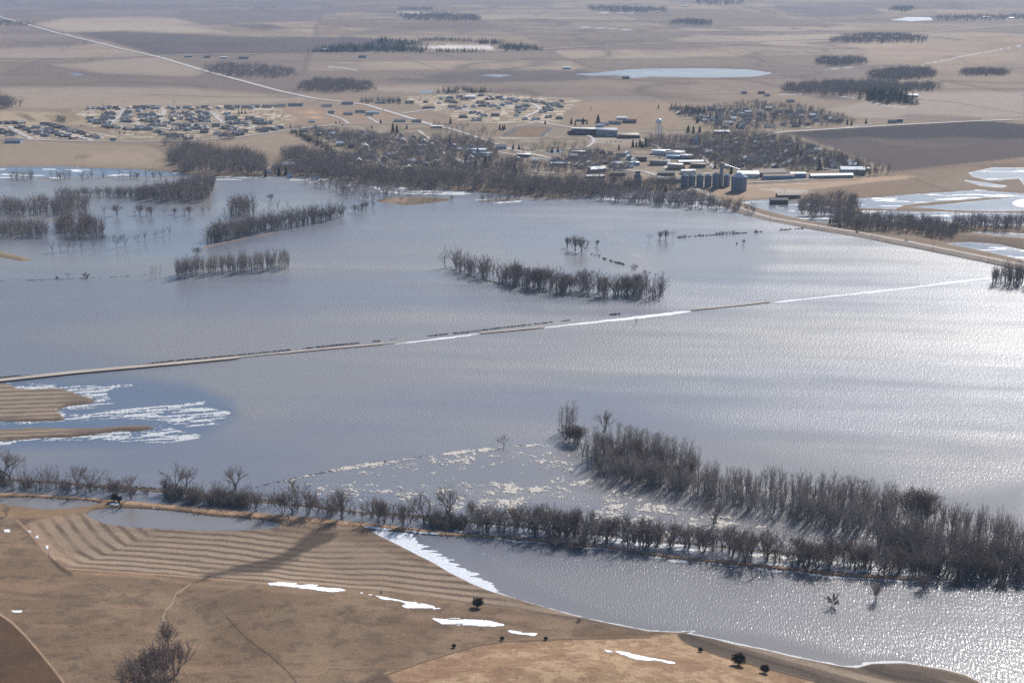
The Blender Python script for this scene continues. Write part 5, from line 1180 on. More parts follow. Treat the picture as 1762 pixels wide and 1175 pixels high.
# ------------------------------------------------------------------ buildings
def mcol(name, c, rough=.8, spec=.3, metal=0.0): return mat(name, c, rough, spec, metal, noise=(.6, .10))
ROOF = {'slate': mcol('slate_roof', (.085,.09,.105)), 'brown': mcol('brown_roof', (.15,.12,.10)), 'grey': mcol('grey_roof', (.20,.205,.22)), 'white': mcol('white_metal_roof', (.78,.78,.76), .5),
        'tan': mcol('tan_roof', (.42,.34,.28)), 'green': mcol('green_roof', (.14,.24,.22)), 'pale': mcol('pale_blue_roof', (.44,.50,.55), .6), 'flat': mcol('flat_grey_roof', (.30,.31,.34))}
WALL = {'white': mcol('white_siding', (.62,.63,.64)), 'cream': mcol('cream_siding', (.52,.46,.38)), 'tan': mcol('tan_siding', (.34,.28,.23)), 'blue': mcol('blue_siding', (.22,.32,.44)), 'grey': mcol('grey_siding', (.27,.29,.31)),
        'brick': mcol('red_brown_brick', (.17,.09,.075)), 'brown': mcol('brown_siding', (.18,.13,.10)), 'light': mcol('light_blue_siding', (.30,.50,.66)), 'red': mcol('barn_red', (.20,.055,.045))}
M_GLASS = mat('window_glass', (.03,.035,.045), .15, .5); M_DOORM = mat('door_paint', (.30,.28,.26), .6); M_STEEL = mat('galvanised_steel', (.13,.17,.22), .6, .3, .0, noise=(.8,.08)); M_STEELR = mat('bright_steel_roof', (.55,.58,.62), .4, .5, .4)
M_TOWERP = mat('water_tower_paint', (.55,.63,.70), .4, .5); M_TANK = mat('tank_paint', (.72,.76,.80), .3, .5); M_WOODP = mat('pole_wood', (.10,.08,.065), .9)

def boxes(bs):
    v = []; f = []
    for (x0, x1, y0, y1, z0, z1) in bs:
        n = len(v); v += [(x, y, z) for z in (z0, z1) for y in (y0, y1) for x in (x0, x1)]
        f += [(n+a, n+b, n+c, n+d) for a, b, c, d in ((0,2,3,1),(4,5,7,6),(0,1,5,4),(2,6,7,3),(0,4,6,2),(1,3,7,5))]
    return v, np.array(f, dtype=np.int32)
def gable_wall(w, d, h, rh, ox=0, oy=0, axis=0):
    """closed house body with gables; ridge along x (axis 0) or y"""
    a, b = w/2, d/2
    if axis == 0: v = [(-a,-b,-.5),(a,-b,-.5),(a,b,-.5),(-a,b,-.5),(-a,-b,h),(a,-b,h),(a,b,h),(-a,b,h),(-a,0,h+rh),(a,0,h+rh)]; f = [(0,1,5,4),(2,3,7,6),(1,2,6,9,5),(3,0,4,8,7),(4,5,9,8),(6,7,8,9),(3,2,1,0)]
    else: v = [(-a,-b,-.5),(a,-b,-.5),(a,b,-.5),(-a,b,-.5),(-a,-b,h),(a,-b,h),(a,b,h),(-a,b,h),(0,-b,h+rh),(0,b,h+rh)]; f = [(0,1,5,8,4),(2,3,7,9,6),(1,2,6,5),(3,0,4,7),(4,8,9,7),(5,6,9,8),(3,2,1,0)]
    return [(x+ox, y+oy, z) for x, y, z in v], f
def gable_roof(w, d, h, rh, ox=0, oy=0, axis=0, ov=.5, t=.22):
    if axis: w, d = d, w
    a, b = w/2+ov, d/2+ov; e = h-rh/(d/2)*ov; k = .06
    v = [(-a,-b,e+k),(a,-b,e+k),(a,0,h+rh+k),(-a,0,h+rh+k),(a,b,e+k),(-a,b,e+k)]; v += [(x, y, z+t) for x, y, z in v]
    f = [(0,3,2,1),(3,5,4,2),(6,7,8,9),(9,8,10,11),(0,1,7,6),(1,2,8,7),(2,4,10,8),(4,5,11,10),(5,3,9,11),(3,0,6,9)]
    if axis: v = [(-y, x, z) for x, y, z in v]
    return [(x+ox, y+oy, z) for x, y, z in v], f
def hip_roof(w, d, h, rh, ov=.6):
    a, b = w/2+ov, d/2+ov; r = max(a-b, .3)
    v = [(-a,-b,h),(a,-b,h),(a,b,h),(-a,b,h),(-r,0,h+rh),(r,0,h+rh),(-a,-b,h-.2),(a,-b,h-.2),(a,b,h-.2),(-a,b,h-.2)]
    return v, [(0,1,5,4),(1,2,5),(2,3,4,5),(3,0,4),(6,7,1,0),(7,8,2,1),(8,9,3,2),(9,6,0,3),(9,8,7,6)]
def merge(*ps):
    v = []; f = []
    for pv, pf in ps:
        n = len(v); v += list(pv); f += [tuple(i+n for i in q) for q in pf]
    return v, f
def root(name, px, py, rot, label, cat, group=None, world=None):
    if world is None: X, Y, Z = [float(q) for q in at(px, py)]
    else: X, Y = world; Z = float(ground_z(X, Y))
    e = bpy.data.objects.new(name, None); COL.objects.link(e); e.location = (X, Y, Z); e.rotation_euler = (0, 0, rot); tag(e, label, cat, group); return e
def windows(e, w, d, h, rows, nx, z0=1.0, wh=1.3, ww=1.4, side=-1):
    """each window of the walls that face the camera side is a part"""
    for r_ in range(rows):
        for i in range(nx):
            x = -w/2+w*(i+.5)/nx; mesh_obj('window', *boxes([(x-ww/2, x+ww/2, side*d/2-.06, side*d/2+.06, z0+r_*3.2, z0+r_*3.2+wh)]), M_GLASS, e)
HV = {}
def house(px, py, w, d, h, rh, rot, roof, wall, label, group, style=0, world=None):
    key = (round(w), round(d), round(h, 1), style, roof, wall)
    if key not in HV:
        w, d = round(w), round(d)
        if style == 0: W_ = gable_wall(w, d, h, rh); R_ = gable_roof(w, d, h, rh)
        elif style == 1: W_ = boxes([(-w/2, w/2, -d/2, d/2, -.5, h)]); R_ = hip_roof(w, d, h+.2, rh)
        else: W_ = merge(gable_wall(w, d, h, rh), gable_wall(w*.42, d*.5, h, rh*.75, -w*.22, -d*.72, 1)); R_ = merge(gable_roof(w, d, h, rh), gable_roof(w*.42, d*.6, h, rh*.75, -w*.22, -d*.70, 1))
        HV[key] = (mesh_obj('wall', *W_, WALL[wall], link=False), mesh_obj('roof', *R_, ROOF[roof], link=False),
                   mesh_obj('door', *boxes([(w*.18, w*.18+1.1, -d/2-.08, -d/2+.05, 0, 2.1)]), M_DOORM, link=False), mesh_obj('window', *boxes([(w*.32, w*.32+1.8, -d/2-.08, -d/2+.05, 1, 2.2)]), M_GLASS, link=False))
    e = root('house', px, py, rot, label, 'house', group, world)
    for o in HV[key]: c = o.copy(); COL.objects.link(c); c.parent = e
    return e
RC = ['slate','slate','brown','grey','grey','slate','tan']; WC = ['white','cream','tan','grey','blue','brown','white']
RN = {'slate':'dark slate-roofed','brown':'brown-roofed','grey':'grey-roofed','tan':'tan-roofed','green':'green-roofed','white':'white-roofed','pale':'pale-roofed'}
def estate(spots, place, rot0, seed, big=1.0, hw=2.8):
    r = np.random.default_rng(seed)
    for (x, y) in spots:
        ro = RC[r.integers(len(RC))]; wa = WC[r.integers(len(WC))]; w = (14, 16, 18)[r.integers(3)]*big; d = (9, 10)[r.integers(2)]*big
        house(x+r.normal()*.8, y+r.normal()*.25, w, d, hw, 2.6, rot0+r.choice([0, 0, 1.5708, 0])+r.normal()*.06, ro, wa, f'{RN[ro]} house with {wa} walls {place}', f'{RN[ro]} houses {place}', int(r.integers(3)))
def rowp(x0, y0, x1, y1, n): return [(x0+(x1-x0)*i/(n-1), y0+(y1-y0)*i/(n-1)) for i in range(n)]
A = []
A += rowp(158, 188, 198, 187, 4)+rowp(222, 187, 274, 186, 5)+rowp(292, 187, 352, 187, 5)+rowp(376, 187, 470, 184, 7)
A += rowp(186, 196, 176, 212, 5)+rowp(219, 195, 212, 209, 4)+rowp(240, 192, 250, 208, 4)+rowp(262, 196, 262, 210, 4)+rowp(300, 193, 298, 208, 5)+rowp(320, 196, 332, 211, 4)+rowp(343, 195, 350, 209, 5)+rowp(390, 198, 396, 212, 4)+rowp(408, 210, 420, 214, 2)
A += rowp(156, 206, 168, 213, 3)+rowp(184, 219, 236, 224, 4)+rowp(262, 217, 282, 218, 2)+rowp(240, 221, 272, 228, 3)+rowp(288, 214, 340, 217, 4)+rowp(300, 224, 346, 222, 4)+rowp(282, 233, 322, 237, 4)+rowp(352, 229, 376, 232, 2)+rowp(372, 218, 402, 224, 3)+rowp(408, 231, 420, 228, 2)+rowp(444, 213, 464, 213, 2)+rowp(448, 226, 480, 221, 4)+rowp(430, 206, 446, 209, 2)
A2 = [(a[0]+6+2*(i % 3), a[1]+1.6*((i % 2)*2-1)) for i, a in enumerate(A) if i % 2]
estate(A+A2[:58], 'in the large housing estate at far left', 0.05, 501)
B = rowp(2, 214, 34, 213, 4)+rowp(2, 226, 22, 234, 3)+rowp(36, 221, 78, 235, 5)+rowp(62, 222, 84, 225, 2)+rowp(80, 227, 126, 239, 5)+rowp(92, 218, 168, 238, 8)+rowp(78, 216, 84, 216, 2)
estate([b for b in B], 'in the small housing estate at the left edge', -.5, 502)
house(24, 246, 26, 14, 4, 3, .02, 'grey', 'blue', 'long blue-walled shed below the street at the left edge', None)
house(195, 243, 9, 7, 2.8, 2, 0, 'slate', 'grey', 'lone small house on the street between the two left estates', None)
Cc = rowp(706, 178, 732, 176, 2)+rowp(756, 179, 775, 176, 2)+rowp(760, 171, 790, 169, 3)+rowp(828, 166, 905, 176, 6)+rowp(780, 178, 800, 172, 2)+rowp(836, 172, 880, 172, 4)+rowp(800, 185, 830, 184, 3)+rowp(790, 188, 780, 186, 2)+rowp(912, 174, 965, 185, 7)+rowp(826, 178, 860, 187, 4)+rowp(846, 184, 866, 182, 2)+rowp(895, 186, 890, 200, 4)+rowp(876, 180, 885, 176, 2)+rowp(905, 184, 900, 190, 2)+rowp(938, 188, 965, 176, 6)+rowp(934, 194, 945, 191, 2)+rowp(942, 203, 962, 205, 2)+rowp(812, 195, 825, 197, 2)+rowp(834, 200, 852, 200, 2)+rowp(904, 206, 920, 207, 2)
estate(Cc, 'in the estate above the running track', -.1, 503)
house(810, 170, 22, 14, 5, 2, 0, 'white', 'white', 'white-roofed hall among the houses of the estate above the track', None)
house(738, 187, 26, 10, 2.8, 2.2, 0, 'slate', 'grey', 'long dark house alone on the grass left of the upper estate', None, 1)
house(797, 203, 17, 10, 3, 3, 0, 'slate', 'brown', 'dark house alone at the lower left corner of the upper estate', None, 1)
house(821, 208, 20, 11, 3, 3, -.1, 'grey', 'white', 'large house with pale frames at the bottom of the upper estate', None, 2)
for x, y, w, d, ro, wa, lab in [(509,183,30,9,'slate','blue','long low house on the street left of the ball fields'), (563,184,22,10,'grey','white','pale-fronted house above the ball fields, near the highway bend'), (598,180,24,10,'slate','blue','dark-roofed house by the highway bend'), (485,184,18,9,'grey','white','grey and white house at the right end of the left estate street'),
   (570,196,12,7,'green','cream','green-roofed park pavilion between the ball fields'), (599,198,18,10,'grey','grey','grey house left of the pair on the ball field lane'), (620,195,20,8,'slate','white','low dark house on the lane right of the ball fields'), (644,196,22,10,'pale','white','pale-roofed house on the lane by the highway'), (636,199,16,7,'grey','white','small pale house at the end of the ball field lane'),
   (688,210,22,11,'grey','tan','broad grey-roofed building below the highway'), (717,211,18,10,'slate','grey','dark-roofed building right of the broad grey one below the highway'), (537,211,12,7,'white','cream','white-roofed shelter beside the western street'), (656,178,22,12,'grey','white','grey farmhouse among evergreens by the highway'),
   (1040,216,16,10,'grey','white','small pale house behind the school'), (1032,219,14,8,'pale','blue','pale blue garage behind the school'), (499,286,22,12,'pale','grey','pale metal barn near the flood shore, west of town'), (478,290,16,7,'white','cream','long low white-roofed shed left of the pale barn'), (463,298,8,6,'white','white','tiny white shed below the low farm shed'), (499,306,7,5,'pale','light','tiny blue hut on the flood shore'),
   (543,309,11,7,'grey','white','white house on the flood shore under the trees'), (1320,166,12,8,'grey','cream','small house in the fields above the far quarter, left'), (1360,176,16,8,'grey','blue','lone low house in the fields beyond the far quarter'), (1280,162,12,8,'slate','blue','dark farmhouse by the small trees above the far quarter'), (1310,162,14,7,'slate','brown','dark barn right of the dark farmhouse'), (1535,212,14,8,'slate','grey','dark farmhouse on the road beyond the far quarter'), (1548,211,10,6,'slate','blue','small dark shed beside that farmhouse')]:
    house(x, y, w, d, 3, 2.6, .03, ro, wa, lab, None, 0)
# town houses: one by one under the trees, the smallest and most hidden ones as one object
FH = ([], [], [])
r_ = np.random.default_rng(77)
for poly, n, place in (([(520,226),(600,230),(700,236),(800,246),(850,262),(860,280),(760,296),(660,292),(600,284),(620,262),(560,245)], 74, 'under the trees in the west of town'), ([(860,272),(1000,290),(1080,292),(1110,285),(1080,265),(1040,262),(960,275)], 26, 'in the centre of town below the school'),
                       ([(1215,245),(1330,240),(1420,262),(1480,290),(1400,288),(1250,290),(1200,262)], 74, 'under the trees in the east of town'), ([(1160,196),(1250,188),(1380,190),(1460,210),(1340,222),(1240,222)], 66, 'in the far north-east quarter')):
    for k_, p in enumerate(scatter(poly, n, 600+n, 17)):
        ro = ['slate','grey','white','white','tan','grey'][r_.integers(6)]; wa = WC[r_.integers(len(WC))]
        if place.startswith('in the far') or k_ > {74: 9}.get(n, 6):
            w_ = (10, 12, 14)[r_.integers(3)]; an = .12+r_.choice([0, 1.5708]); z_ = float(ground_z(p[0], p[1])); ca, sa = math.cos(an), math.sin(an); hh = (2.8, 5)[r_.integers(2)]
            for (vv, ff), mi in ((gable_wall(w_, 8, hh, 2.8), 2+WC.index(wa)), (gable_roof(w_, 8, hh, 2.8), {'slate': 0, 'grey': 1, 'brown': 0, 'white': 9, 'tan': 10}[ro])):
                FH_N = len(FH[0]); FH[0].extend([(x*ca-y*sa+p[0], x*sa+y*ca+p[1], z+z_) for x, y, z in vv]); FH[1].extend([tuple(i+FH_N for i in q) for q in ff]); FH[2].extend([mi]*len(ff))
            continue
        house(0, 0, (10, 12, 14)[r_.integers(3)], 8, (2.8, 5)[r_.integers(2)], 2.8, .12+r_.choice([0, 1.5708]), ro, wa, f'{RN[ro]} house with {wa} walls {place}', f'{RN[ro]} houses {place}', int(r_.integers(3)), world=(float(p[0]), float(p[1])))

tag(mesh_obj('hidden_houses', FH[0], FH[1], [ROOF['slate'], ROOF['grey']]+[WALL[w] for w in WC]+[ROOF['white'], ROOF['tan']], fmat=FH[2]), 'many small houses half hidden by the trees of the town', 'houses', kind='stuff')

def shed(px, py, w, d, h, rh, rot, roof, wall, label, nwin=4, cat='building', name='metal_shed', flat=False):
    e = root(name, px, py, rot, label, cat)
    if flat:
        mesh_obj('wall', *boxes([(-w/2, w/2, -d/2, d/2, -.5, h)]), WALL[wall], e); mesh_obj('roof', *boxes([(-w/2-.2, w/2+.2, -d/2-.2, d/2+.2, h+.003, h+.45)]), ROOF[roof], e)
    else: mesh_obj('wall', *gable_wall(w, d, h, rh), WALL[wall], e); mesh_obj('roof', *gable_roof(w, d, h, rh), ROOF[roof], e)
    windows(e, w*.9, d, h, 1, nwin, 1.2, 1.4, 2.0)
    mesh_obj('door', *boxes([(w*.45-1.5, w*.45+.5, -d/2-.1, -d/2+.05, 0, 2.8)]), M_DOORM, e); return e
# downtown: px, py of the base centre
for a in [
 (1138,266,30,22,6,2,-.05,'white','white','large white-roofed store with pale walls, left wing, downtown',5,True),
 (1162,268,30,30,6,1,-.05,'white','white','large white-roofed store with pale walls, right wing, downtown',5,True),
 (1183,261,40,18,6,4,-.03,'brown','brown','long brown-roofed building behind the large white store',4,False),
 (1164,273,30,12,4,1,0,'pale','blue','blue-walled shop left of the tall white-roofed one',4,True),
 (1182,274,18,18,6,1,0,'white','grey','boxy white-roofed shop right of the large store',3,True),
 (1188,282,38,14,4,1.5,.08,'white','brick','long white-roofed brick building in the middle of downtown',6,False),
 (1162,291,22,16,7,1,0,'white','tan','tan block with white flat roof left of the small evergreen',4,True),
 (1201,288,22,14,5,1,-.05,'tan','brown','brown block with pale roof right of the small evergreen',4,True),
 (1184,299,20,14,5,1,0,'white','cream','white-roofed office behind the grain bins',4,False),
 (1098,277,26,12,6,1,0,'brown','brick','dark red brick block at the left of downtown',5,True),
 (1091,284,16,12,4,1,.05,'white','light','small pale blue shop with white roof below the brick block',3,True),
 (1062,286,14,12,5,2,0,'pale','white','white house-like shop at the left edge of downtown',3,False),
 (1133,284,26,12,6,2,0,'grey','tan','grey-tan block left of the tan one',4,True),
 (1146,302,24,10,4,2,0,'grey','brown','low brown building behind the old wooden elevator',3,False),
 (1152,314,34,12,5,2,-.02,'grey','brown','long dark brown warehouse left of the grain bins',5,False),
 (1063,302,22,12,4,2,0,'brown','brick','brown low building left of the old elevator',3,False),
 (1242,230,26,12,4,1.5,0,'white','grey','white-roofed hall among trees in the east of town',4,False),
 (1286,305,30,22,6,3,-.02,'white','white','white-roofed shed right behind the great steel bin',4,False),
 (1322,303,46,20,6,4,.10,'tan','brown','broad tan-roofed shed with pale streaks, rail yard',5,False),
 (1339,308,44,9,5,2,.10,'tan','blue','long narrow shed with tan roof in front of the broad one',6,False),
 (1372,305,22,14,6,1,.03,'white','blue','boxy white-roofed shed at the end of the long narrow one',3,False),
 (1430,306,62,9,4,2,.14,'white','grey','very long white-roofed shed by the tracks, east end of town',8,False),
 (1466,300,34,20,8,3,-.1,'pale','grey','tall grey shed behind the very long white one',3,False),
 (1486,294,14,8,4,1,0,'white','white','small white-roofed shed at the east edge of town',2,False),
 (1356,340,30,12,4,2,.08,'tan','brown','low tan-roofed shed between the rail yard and the icy flats',4,False),
 (1340,350,22,12,5,2,0,'slate','brown','dark shed under trees by the highway flats',3,False),
 (901,270,22,12,4,1,-.1,'white','brown','flat white-roofed building at the bend of the main street',5,True),
 (997,265,22,13,4,1,0,'white','brown','white-roofed building at the foot of the school drive',4,True),
 (863,256,16,12,4,3,.05,'grey','light','light blue house with grey roof beside the main street',3,False),
 (820,267,30,20,9,2,-.05,'pale','light','light blue church hall among evergreens, left part',5,True),
 (832,270,26,14,6,2,-.05,'pale','light','light blue church hall among evergreens, right part',4,True),
 (961,285,24,14,4,1,0,'pale','blue','pale-roofed building below the park pond',4,False),
 (1027,296,26,12,5,3,.5,'white','grey','grey building with white roof slope, centre of town',3,False),
 (1024,306,26,10,3,1,.1,'white','grey','white-roofed low building near the shore trees, centre',3,False),
 (752,220,20,10,3,1,-.02,'white','tan','bright white-roofed building at the west end of main street',4,False),
 (1058,214,24,9,4,2,-.2,'slate','grey','long dark barn of the farm left of the water tower',3,False),
 (1083,212,26,10,4,3,-.15,'slate','brown','dark barn right of the bright roof, farm left of the water tower',3,False),
 (1070,206,18,10,4,2,-.1,'white','white','bright-roofed shed between the two dark barns',3,False),
 (1000,209,20,8,3,1,0,'slate','grey','dark low sheds beyond the estate above the track',3,False),
 (983,230,12,8,3,2,.3,'slate','brown','small dark clubhouse at the corner of the running track',2,False),
 (626,153,20,12,5,3,0,'white','white','white-roofed farm shed at the right end of the far wood',3,False),
 (325,99,26,12,4,2,0,'grey','grey','far grey shed beside the road junction',3,False), (357,100,20,10,4,2,0,'slate','grey','far dark shed second from the junction',3,False), (385,101,22,10,4,2,0,'white','grey','far pale shed third from the junction',3,False), (420,102,30,12,4,3,0,'slate','blue','far long dark shed fourth from the junction',3,False),
 (624,100,24,14,5,3,0,'slate','blue','far farmhouse below the frozen pond road',3,False), (975,119,22,12,4,3,0,'white','blue','far farmhouse above the long far pond',3,False), (1077,136,18,12,4,3,0,'slate','brown','far dark hut on the shore of the long far pond',2,False),
 (1511,131,34,14,5,3,0,'white','white','far bright-roofed barn at the left end of its wood',3,False), (1510,66,20,12,5,3,0,'white','white','far white house in the wood crossed by the road, left',2,False), (1542,66,18,12,5,3,0,'white','white','far white house in the wood crossed by the road, right',2,False),
 (1417,107,18,12,5,3,0,'white','white','far white shed in the wood below the gravel road',2,False), (1568,167,26,10,4,2,0,'white','white','far white barn behind the dark wood',3,False), (1696,31,34,14,5,3,0,'white','white','far white farm buildings at the upper right corner',3,False), (1740,33,24,14,5,3,0,'white','white','second far white farm building at the upper right corner',3,False), (1180,12,24,14,5,3,0,'white','white','far white farm at the top, left of the touching wood',3,False), (1130,22,18,14,5,3,0,'white','white','far white house at the right end of the top wood',3,False),
 (560,88,24,12,5,3,0,'white','white','far white house in front of the evergreen shelterbelt',3,False), (12,38,40,16,5,3,0,'slate','grey','far farm building in the wood at the upper left corner',3,False)]:
    px, py, w, d, h, rh, rot, ro, wa, lab, nw, fl = a
    shed(px, py, w, d, h, rh, rot, ro, wa, lab, nw, flat=fl, name='farm_building' if lab.startswith('far') or 'barn' in lab else 'building')
# school
e = root('school', 1007, 231, -.03, 'two-storey school wing with bright white flat roof and dark window bands', 'school')
mesh_obj('wall', *boxes([(-24,24,-12,12,-.5,9)]), WALL['brick'], e); mesh_obj('roof', *boxes([(-24.3,24.3,-3,12.3,9.003,9.6)]), ROOF['white'], e); mesh_obj('canopy', *boxes([(-16,14,-14,-12.003,4.3,4.8)]), ROOF['white'], e); windows(e, 46, 24, 9, 2, 12, 1.2, 1.8, 2.6)
e = root('school_gym', 1042, 233, -.05, 'grey-blue flat-roofed gym joined to the right of the white school wing', 'school')
mesh_obj('wall', *boxes([(-17,20,-22,22,-.5,10),(-2,20,-28,-22.003,-.5,5)]), WALL['grey'], e); mesh_obj('roof', *boxes([(-17.3,20.3,-22.3,22.3,10.003,10.5),(-2,20,-28.2,-22.4,5.003,5.4)]), ROOF['flat'], e); windows(e, 30, 44, 10, 1, 6, 2, 1.6, 3)
e = root('school_annex', 1082, 237, -.02, 'low brown school annex with flat roof, right of the gym', 'school')
mesh_obj('wall', *boxes([(-18,18,-14,14,-.5,5),(-4,18,14.003,26,-.5,5)]), WALL['brick'], e); mesh_obj('roof', *boxes([(-18.4,18.4,-14.4,14.4,5.003,5.5),(-4,18.4,14.41,26.4,5.003,5.5)]), ROOF['tan'], e); windows(e, 34, 28, 5, 1, 10, 1.4, 1.6, 1.8)
# church with steeple
e = root('church', 1196, 250, .05, 'white church with pale steeple in front of dark trees', 'church')
mesh_obj('wall', *merge(gable_wall(10, 20, 6, 5, 0, 0, 1), gable_wall(18, 9, 5, 4, 0, 3)), WALL['white'], e); mesh_obj('roof', *merge(gable_roof(10, 20, 6, 5, 0, 0, 1), gable_roof(18.6, 9, 5, 4, 0, 3)), ROOF['slate'], e)
sv = [(-2,-12,0),(2,-12,0),(2,-8,0),(-2,-8,0),(-2,-12,11),(2,-12,11),(2,-8,11),(-2,-8,11),(0,-10,20)]
st = mesh_obj('steeple', sv, [(0,1,5,4),(1,2,6,5),(2,3,7,6),(3,0,4,7),(4,5,8),(5,6,8),(6,7,8),(7,4,8)], WALL['light'], e); windows(e, 8, 20, 6, 1, 2, 1.5, 2.4, 1)

def lathe(prof, n=24):
    v = []; f = []
    for (r, z) in prof:
        for i in range(n): t = 2*math.pi*i/n; v.append((r*math.cos(t), r*math.sin(t), z))
    for k in range(len(prof)-1):
        for i in range(n): j = (i+1) % n; f.append((k*n+i, k*n+j, (k+1)*n+j, (k+1)*n+i))
    return v, np.array(f, dtype=np.int32)
# water tower
e = root('water_tower', 1133, 240, 0.2, 'pale blue water tower on tall legs, standing beside the school grounds', 'water tower')
mesh_obj('tank', *lathe([(.1,26.2),(2.5,26.6),(4.6,28.0),(5.3,29.8),(5.3,31.2),(4.8,32.6),(3.2,34.2),(1.4,35.1),(.1,35.4)]), M_TANK, e, smooth=True)
mesh_obj('catwalk', *lathe([(5.2,29.4),(6.3,29.4),(6.3,30.4),(6.2,30.4),(6.2,29.55),(5.25,29.55)]), M_TOWERP, e)
mesh_obj('riser_pipe', *lathe([(.8,-.5),(.8,26.5)], 10), M_TOWERP, e)
for k in range(6):
    t = k*math.pi/3; m = MB(); m.tube((6.4*math.cos(t), 6.4*math.sin(t), -.5), (5.1*math.cos(t), 5.1*math.sin(t), 29.5), .38, .32, 6); mesh_obj('leg', *m.arr(), M_TOWERP, e)
m = MB()
for z in (9, 18):
    R = 6.4-1.3*z/29.5
    for k in range(6): a, b = k*math.pi/3, (k+1)*math.pi/3; m.tube((R*math.cos(a), R*math.sin(a), z), (R*math.cos(b), R*math.sin(b), z), .12, .12, 4)
mesh_obj('bracing', *m.arr(), M_TOWERP, e)
# grain elevator
def corr(R, h, n=36, ribs=16):
    return lathe([(R*(1+.004*((k % 2)*2-1)), -.5+(h+.5)*k/ribs) for k in range(ribs+1)], n)
def bin_(px, py, R, h, rh, label, group=None):
    e = root('grain_bin', px, py, 0, label, 'grain bin', group); mesh_obj('wall', *corr(R, h), M_STEEL, e)
    mesh_obj('roof', *lathe([(R+.25,h-.05),(R+.25,h+.05),(.9,h+rh),(.9,h+rh+.7),(.1,h+rh+.8)], 36), M_STEELR, e)
    m = MB(); m.tube((R*.38, -R*.95, -.4), (R*.38, -R*.95, h), .22, .22, 4); mesh_obj('ladder', *m.arr(), M_STEELR, e)
    m = MB()
    for k in range(8): a = k*.785; m.tube((R*math.cos(a), R*math.sin(a), h+.12), (1*math.cos(a), 1*math.sin(a), h+rh+.1), .1, .1, 3)
    mesh_obj('roof_ribs', *m.arr(), M_STEEL, e); return e
for i, x in enumerate((1177.5, 1190, 1204, 1218)): bin_(x, 322-.1*i, 4.7, 15.6, 1.6, 'steel grain bin in the row of four equal bins left of the elevator', 'row of four equal grain bins')
bin_(1231.5, 322.5, 4.8, 18.2, 2.0, 'taller steel grain bin between the row of four and the elevator tower')
bin_(1250, 321, 4.2, 15.2, 1.4, 'narrow steel grain bin right of the elevator tower, beside the great bin')
bin_(1271, 328.5, 10.2, 19.0, 5.2, 'great wide steel grain bin at the right end of the elevator')
e = root('grain_elevator', 1240.5, 322, 0, 'slim concrete elevator tower between the grain bins', 'grain elevator')
mesh_obj('tower', *boxes([(-2.2,2.2,-2.4,2.4,-.5,29)]), WALL['grey'], e); mesh_obj('headhouse', *boxes([(-2.8,2.8,-3,3,29.003,33)]), WALL['tan'], e)
m = MB(); m.tube((0,0,32), (24,-5,24.6), .35, .35, 4); m.tube((0,0,31), (-50,0,19.5), .35, .35, 4); mesh_obj('conveyor', *m.arr(), M_STEELR, e)
e = root('bin_catwalk', 1204, 321, 0, 'steel catwalk running over the row of four grain bins', 'catwalk')
mesh_obj('walkway', *boxes([(-25,25,-.7,.7,18.0,18.3)]), M_STEELR, e); m = MB()
for k in range(11): m.tube((-25+5*k, -.7, 18.3), (-25+5*k, -.7, 19.5), .07, .07, 3); m.tube((-25+5*k, 0, 18.1), (-25+5*k, 0, 15.6), .1, .1, 3)
m.tube((-25,-.7,19.5), (25,-.7,19.5), .08, .08, 3); mesh_obj('railing', *m.arr(), M_STEEL, e)
e = root('wooden_elevator', 1097, 319, 0, 'old dark wooden grain elevator with stepped tower, left of the bins', 'grain elevator')
mesh_obj('tower', *merge(gable_wall(9.5, 9, 12, 2, 0, 0), gable_wall(6, 5, 17, 2, 0, 0)), WALL['grey'], e); mesh_obj('roof', *merge(gable_roof(9.5, 9, 12, 2), gable_roof(6, 5, 17, 2)), ROOF['slate'], e)
mesh_obj('annex', *boxes([(-18,-4.76,-4,4,-.5,6)]), WALL['brown'], e); mesh_obj('annex_roof', *boxes([(-18.4,-4.8,-4.4,4.4,6.003,6.4)]), ROOF['tan'], e)

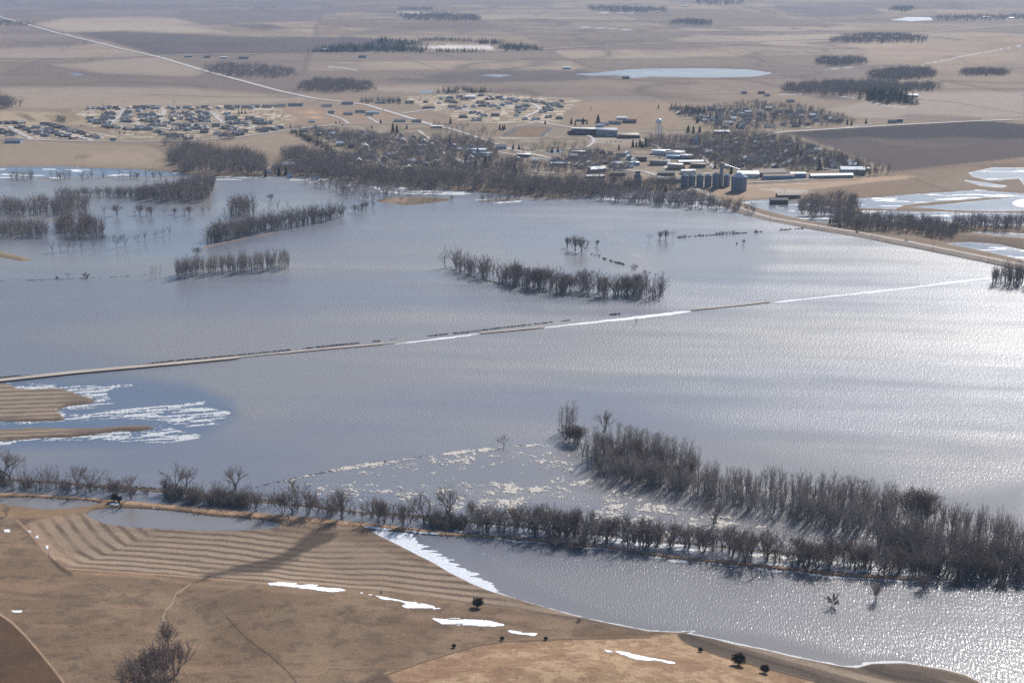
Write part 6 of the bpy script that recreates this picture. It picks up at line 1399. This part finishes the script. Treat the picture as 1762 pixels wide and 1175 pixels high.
# utility poles and cars
def pole(px, py, label, group):
    e = root('utility_pole', px, py, .5, label, 'pole', group); m = MB(); m.tube((0,0,-.5), (0,0,10), .17, .12, 6); mesh_obj('post', *m.arr(), M_WOODP, e); mesh_obj('crossarm', *boxes([(-1.3,1.3,-.08,.08,9.1,9.3)]), M_WOODP, e)
for x, y in [(1325,383),(1407,399),(1500,413),(1605,432),(1700,453),(1755,466)]: pole(x, y, 'utility pole beside the highway on the flooded side', 'utility poles along the highway')
for x, y in [(745,347),(777,352),(860,222),(868,238),(1350,341),(1440,300),(1300,320)]: pole(x, y, 'thin utility pole in or near the town', 'utility poles near the town')
def car(px, py, rot, paint, label, dz=0.0, group=None):
    e = root('parked_car' if dz == 0 else 'car', px, py, rot, label, 'car', group); e.location.z += dz
    body = [(-2.3,-.9,.35),(2.3,-.9,.35),(2.3,.9,.35),(-2.3,.9,.35),(-2.3,-.9,.85),(2.25,-.9,.78),(2.25,.9,.78),(-2.3,.9,.85)]
    mesh_obj('body', body, [(0,3,2,1),(4,5,6,7),(0,1,5,4),(2,3,7,6),(3,0,4,7),(1,2,6,5)], paint, e)
    cab = [(-1.9,-.82,.86),(.9,-.82,.86),(.9,.82,.86),(-1.9,.82,.86),(-1.5,-.68,1.45),(.2,-.68,1.45),(.2,.68,1.45),(-1.5,.68,1.45)]
    mesh_obj('cabin', cab, [(4,5,6,7),(0,1,5,4),(2,3,7,6),(3,0,4,7),(1,2,6,5)], M_GLASS, e)
    for x in (-1.4, 1.4):
        for y in (-.9, .9):
            m = MB(); m.tube((x, y-.1, .33), (x, y+.1, .33), .33, .33, 10); mesh_obj('wheel', *m.arr(), M_TYRE, e)
M_TYRE = mat('tyre', (.02,.02,.02), .9); CARP = [mat('dark_car_paint', (.03,.035,.05), .25, .5), mat('white_car_paint', (.7,.7,.7), .3, .5), mat('red_car_paint', (.30,.03,.03), .3, .5)]
car(1475, 402.5, -.95, CARP[0], 'dark car driving on the highway beside the flood', 1.6); car(277, 99, -.8, CARP[0], 'tiny dark car at the far road junction', .8)
car(660, 189.5, -.9, CARP[0], 'dark car on the highway above the ball fields', .8); car(1560, 417, -.95, CARP[1], 'white car on the highway right of the dark one', 1.6)
for i, (x, y) in enumerate([(30,229),(38,233),(45,236),(142,237),(150,240),(203,207),(268,205)]): car(x, y, random.uniform(-.3, .3), CARP[i % 3], ('dark','white','red')[i % 3]+' car parked on a street of the left estates', 0.0, 'cars parked in the left estates')
for i, (x, y) in enumerate([(1045,246),(1052,246),(1060,245),(1068,245),(1135,273),(1142,276),(1148,280),(1152,286),(1124,307),(1140,309)]): car(x, y, random.uniform(-.3, .3), CARP[(i+1) % 3], ('dark','white','red')[(i+1) % 3]+' car parked on pavement in the town centre', 0.0, 'cars parked in the town centre')
